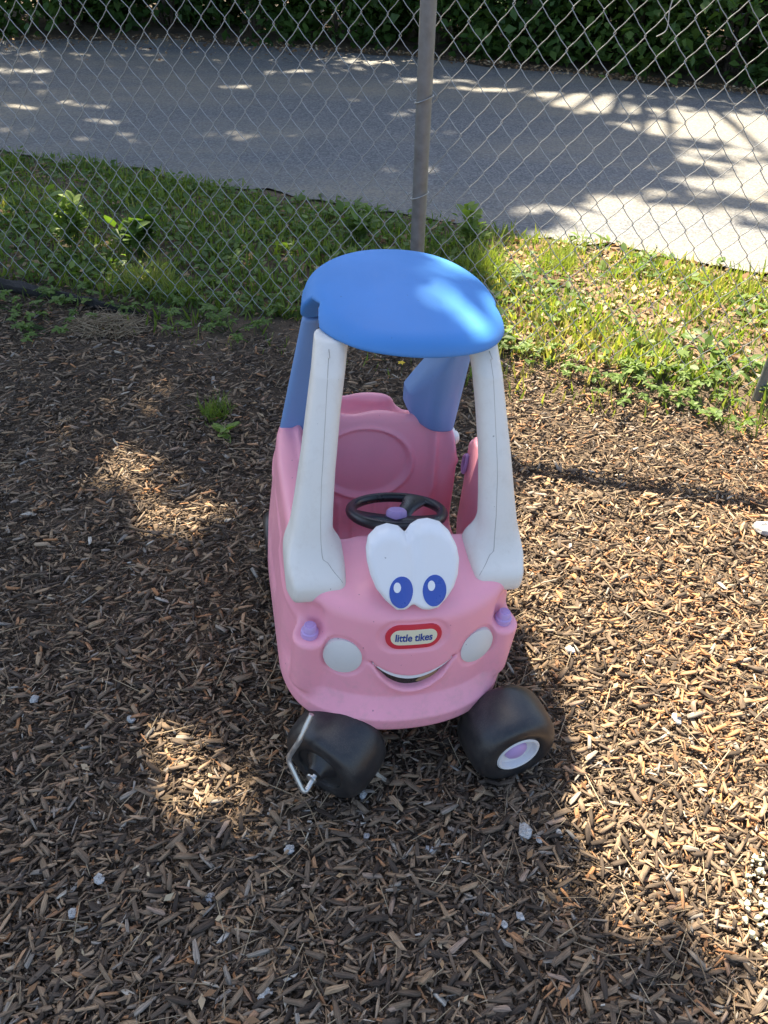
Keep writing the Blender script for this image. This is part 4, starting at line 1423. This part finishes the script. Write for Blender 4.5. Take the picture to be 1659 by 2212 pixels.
# weeds that stand out one by one
def weed(x, y, n, h, r, lsize, lab, grp='weeds at the edge of the mulch', tone=(.3, .8), upright=False, name='weed'):
    z = gz(x, y)
    root = empty(name, (x, y, z))
    tag(root, lab, 'weed', grp)
    ns = max(4, n // 9)
    ends = []
    V, Fc = [], []
    for k in range(ns):
        a = RNG.random() * 6.283; q = r * math.sqrt(RNG.random()) * (.45 if upright else 1)
        e = Vector((q * math.cos(a), q * math.sin(a), h * (.45 + .55 * RNG.random())))
        ends.append(e)
        v, f = tube([(e.x * .25, e.y * .25, -.01), (e.x * .6, e.y * .6, e.z * .65), tuple(e)], [.0018, .0014, .001], 4, cap=False)
        b = len(V); V += v; Fc += [tuple(i + b for i in q_) for q_ in f]
    mesh_obj('stem', V, Fc, M['weed'], root)
    me = root.children[-1].data if root.children else None
    P, yw, pt = [], [], []
    for e in ends:
        m = max(3, n // ns)
        for j in range(m):
            t = 1.0 if not upright else .35 + .65 * RNG.random()
            P.append((e.x * t, e.y * t, e.z * t)); yw.append(2 * math.pi * j / m + RNG.random()); pt.append(RNG.normal(-.05 if not upright else -.55, .28))
    P = np.array(P); m = len(P)
    s = lsize * (.7 + .6 * RNG.random(m))
    scatter('foliage', LEAF6, P, rot_from(np.array(yw), np.array(pt), RNG.normal(0, .3, m)), np.stack([s, s, s], 1), tone[0] + (tone[1] - tone[0]) * RNG.random(m), M['weed'], root)
    return root
WEEDS = [(-1.46, 2.86, 70, .07, .16, .034, 'lobed weed patch at the far left end of the rotten log'), (-1.30, 2.94, 50, .08, .12, .034, 'leafy weed growing over the left part of the rotten log'),
         (-1.28, 2.70, 60, .05, .14, .032, 'low weed patch left of the straw clump'), (-.96, 2.86, 60, .06, .14, .032, 'low weed patch right of the straw clump by the fence'),
         (-.77, 2.80, 75, .07, .15, .034, 'broad weed patch in the mulch under the fence, left of the car'), (-.62, 2.72, 55, .06, .13, .032, 'weed patch nearest the left blue pillar'),
         (-.45, 2.84, 50, .06, .12, .032, 'small weed patch right behind the left blue pillar'), (.62, 2.50, 50, .06, .11, .030, 'weed patch beside the right white pillar in the sun'),
         (.84, 2.36, 85, .07, .15, .034, 'round sunny weed patch in the mulch right of the car'), (1.02, 2.42, 70, .07, .14, .034, 'sunny weed patch under the fence, left of the thin post'),
         (1.12, 2.24, 60, .06, .13, .034, 'sunny weed patch standing out furthest into the mulch at right'), (1.29, 2.42, 60, .07, .12, .034, 'weed patch around the foot of the thin right post'),
         (.48, 2.62, 40, .07, .10, .030, 'weed tuft at the foot of the fence right of the steel post')]
for (x, y, n, h, r, ls, lab) in WEEDS:
    weed(x, y, int(n * 2.6), h * .85, r * 1.1, ls * .72, lab)
weed(-1.47, 3.50, 150, .26, .17, .060, 'tall bright lime green weed in the sun patch beyond the fence at left', tone=(.75, 1), upright=True, grp=None)
weed(-1.15, 3.42, 150, .22, .25, .075, 'dark leafy weed clump behind the fence right of the lime green one', tone=(.1, .5), upright=True, grp=None)
weed(.38, 3.55, 110, .22, .16, .055, 'bright leafy weed right of the steel post at the asphalt edge', tone=(.6, 1), upright=True, grp=None)
weed(-.15, 3.62, 110, .22, .18, .055, 'leafy weed clump just left of the steel post at the asphalt edge', tone=(.3, .7), upright=True, grp=None)
weed(-.52, 2.06, 8, .035, .02, .050, 'tiny green seedling alone in the mulch left of the car', tone=(.8, 1), upright=True, grp=None, name='seedling')

def tuft(x, y, n, h, lab, mat, tone, spread=.04, grp=None, name='grass_tuft', cat='grass'):
    root_z = gz(x, y)
    a = RNG.random(n) * 6.283
    q = spread * np.sqrt(RNG.random(n))
    hh = h * (.5 + .6 * RNG.random(n))
    o = scatter(name, BL, np.column_stack([x + q * np.cos(a), y + q * np.sin(a), np.full(n, root_z - .004)]), rot_from(RNG.random(n) * 6.283, RNG.normal(0, .35, n), RNG.normal(-.2, .4, n)),
                np.column_stack([np.full(n, .045), hh, hh]), tone[0] + (tone[1] - tone[0]) * RNG.random(n), mat)
    tag(o, lab, cat, grp)
    return o
tuft(-.57, 2.17, 130, .085, 'thin grass tuft alone in the mulch left of the car', M['grassblade'], (.3, .7), .05)
tuft(-1.02, 3.08, 260, .15, 'yellowish grass tuft at the foot of the fence left', M['grassblade'], (.7, .95), .09)
tuft(-.86, 2.98, 160, .12, 'green grass tuft under the fence between two weed patches', M['grassblade'], (.4, .8), .06)
tuft(.42, 3.28, 240, .19, 'long bright grass tuft right of the steel post in the sun', M['grassblade'], (.55, .85), .10)
tuft(.75, 3.40, 200, .14, 'bright grass tuft by the sunny asphalt edge', M['grassblade'], (.55, .85), .10)
# clump of old straw
n = 520
a = RNG.random(n) * 6.283; q = .13 * np.sqrt(RNG.random(n))
px, py = -1.08 + q * np.cos(a) * 1.2, 2.70 + q * np.sin(a) * .7
o = scatter('straw_clump', CH_B, np.column_stack([px, py, ground_z(px, py) + .01 + .05 * RNG.random(n) * (1 - (q / .14) ** 2)]), rot_from(RNG.random(n) * 6.283, RNG.normal(0, .3, n), RNG.normal(0, .3, n)),
            np.column_stack([.03 + .05 * RNG.random(n), np.full(n, .0022), np.full(n, .0016)]), RNG.random(n), M['straw'])
tag(o, 'tangled clump of dry brown straw lying on the mulch near the fence', 'straw')
# rotten log
pts = smooth_path([(-1.95, 3.16, .03), (-1.62, 3.04, .035), (-1.35, 2.95, .03), (-1.10, 2.87, .02), (-.92, 2.83, .004)], 6)
V, Fc = tube([(p.x, p.y, p.z - .012 + gz(p.x, p.y)) for p in pts], [.034 - .0010 * i + .004 * math.sin(i * 1.7) for i in range(len(pts))], 10)
V = [v + Vector((random.uniform(-.005, .005), random.uniform(-.006, .006), random.uniform(-.005, .005))) for v in V]
tag(mesh_obj('log', V, Fc, M['rotten']), 'black rotten log half buried at the mulch edge on the left', 'log')
# little yellow flower
fl = empty('flower', (.05, 2.43, gz(.05, 2.43)))
tag(fl, 'single small yellow flower behind the car seat on the mulch', 'flower')
V, Fc = tube([(0, 0, 0), (.004, 0, .03), (0, 0, .05)], .0012, 5)
mesh_obj('stem', V, Fc, M['weed'], fl)
for k in range(5):
    a = 2 * math.pi * k / 5
    c, s = math.cos(a), math.sin(a)
    mesh_obj('petal', [(0, 0, .05), (.008 * c - .005 * s, .008 * s + .005 * c, .055), (.015 * c, .015 * s, .053), (.008 * c + .005 * s, .008 * s - .005 * c, .055)], [(0, 1, 2, 3)], M['yellow'], fl)

# stones lying on the mulch
def stone(x, y, r, lab, mat='stone', grp='stones lying on the mulch'):
    V, Fc = [], []
    nu, nv = 9, 6
    sx, sy, sz = r * random.uniform(.8, 1.25), r * random.uniform(.6, .95), r * random.uniform(.45, .7)
    rot = random.uniform(0, 6.28)
    for j in range(nv + 1):
        t = math.pi * j / nv
        for i in range(nu):
            a = 2 * math.pi * i / nu
            k = 1 + random.uniform(-.22, .22)
            px, py, pz = math.sin(t) * math.cos(a) * sx * k, math.sin(t) * math.sin(a) * sy * k, math.cos(t) * sz * k
            V.append((px * math.cos(rot) - py * math.sin(rot), px * math.sin(rot) + py * math.cos(rot), pz))
    for j in range(nv):
        for i in range(nu):
            i2 = (i + 1) % nu
            Fc.append((j * nu + i, (j + 1) * nu + i, (j + 1) * nu + i2, j * nu + i2))
    o = mesh_obj('stone', V, Fc, M[mat], smooth=False)
    o.location = (x, y, gz(x, y) + .013 + sz * .35)
    tag(o, lab, 'stone', grp)
STONES = [(.29, .74, .019, 'largest white stone, in the shade right of the front wheels'), (.355, .74, .010, 'small white stone right of the largest white stone'),
          (.315, .725, .007, 'tiny white stone touching the largest white stone'), (-.03, .805, .011, 'white stone just in front of the black left front wheel'),
          (-.54, .57, .011, 'white stone near the bottom left corner, lower of two'), (-.51, .63, .012, 'white stone near the bottom left, upper of two'),
          (-.165, .69, .010, 'pale stone below the left front wheel, in the shade'), (.66, 1.01, .014, 'pale stone in the sun right of the right front wheel'),
          (-.18, .445, .012, 'pale stone at the bottom picture edge left of centre'), (-.77, 1.02, .012, 'pale stone at the left edge level with the bumper'),
          (-.54, .97, .010, 'pale stone in the shade left of the left front wheel'), (.26, .58, .009, 'small white stone in the lower middle, right one of a pair'),
          (.23, .565, .007, 'tiny white stone in the lower middle, left one of a pair'), (1.08, 1.65, .030, 'flat pale stone near the right picture edge below the rail shadow'),
          (.46, 1.21, .012, 'pale stone in the sun beside the right headlight')]
for (x, y, r, lab) in STONES:
    stone(x, y, r, lab)
for (x, y, r, lab) in [(-.02, .72, .008, 'small grey stone between the front wheels in the shade'), (.10, .70, .008, 'grey stone in the shade below the bumper middle'), (-.30, .60, .009, 'grey stone in the shaded mulch lower left of centre')]:
    stone(x, y, r, lab, 'greystone')
# pale crumbs at the right edge
n = 110
a = RNG.random(n) * 6.283; q = np.sqrt(RNG.random(n))
px, py = .72 + .055 * q * np.cos(a) + .02 * q * np.sin(a), .60 + .10 * q * np.sin(a)
o = scatter('pale_crumbs', CH_B, np.column_stack([px, py, ground_z(px, py) + .016 + .012 * RNG.random(n)]), rot_from(RNG.random(n) * 6.283, RNG.random(n) * 3, RNG.random(n) * 3),
            np.repeat((.004 + .007 * RNG.random(n))[:, None], 3, 1) * np.array([1.2, 1, .8]), RNG.random(n), M['fungus'])
tag(o, 'patch of pale yellowish crumbs on the mulch at the right edge', 'crumbs', kind='stuff')
# dry stalks and pine needles lying across the chips
STALKS = [((.78, 1.55), (1.15, 1.22), 'long dry straw lying in the sun at right'), ((.50, .60), (.56, .47), 'curved dry straw in the sun at lower right'),
          ((-.12, .60), (-.08, .50), 'thin dry stalk lying in the shade at the lower middle'), ((-.30, 1.22), (-.26, 1.12), 'short dry stalk lying left of the car'),
          ((-.16, .80), (-.10, .70), 'thin curled straw beside the left front wheel')]
for (p, q, lab) in STALKS:
    mx_, my_ = (p[0] + q[0]) / 2 + random.uniform(-.02, .02), (p[1] + q[1]) / 2 + random.uniform(-.02, .02)
    pts = smooth_path([(p[0], p[1], gz(*p) + .026), (mx_, my_, gz(mx_, my_) + .032), (q[0], q[1], gz(*q) + .025)], 6)
    V, Fc = tube(pts, .0011, 5)
    o = mesh_obj('straw', V, Fc, M['straw'])
    tag(o, lab, 'straw', 'dry straws on the mulch')
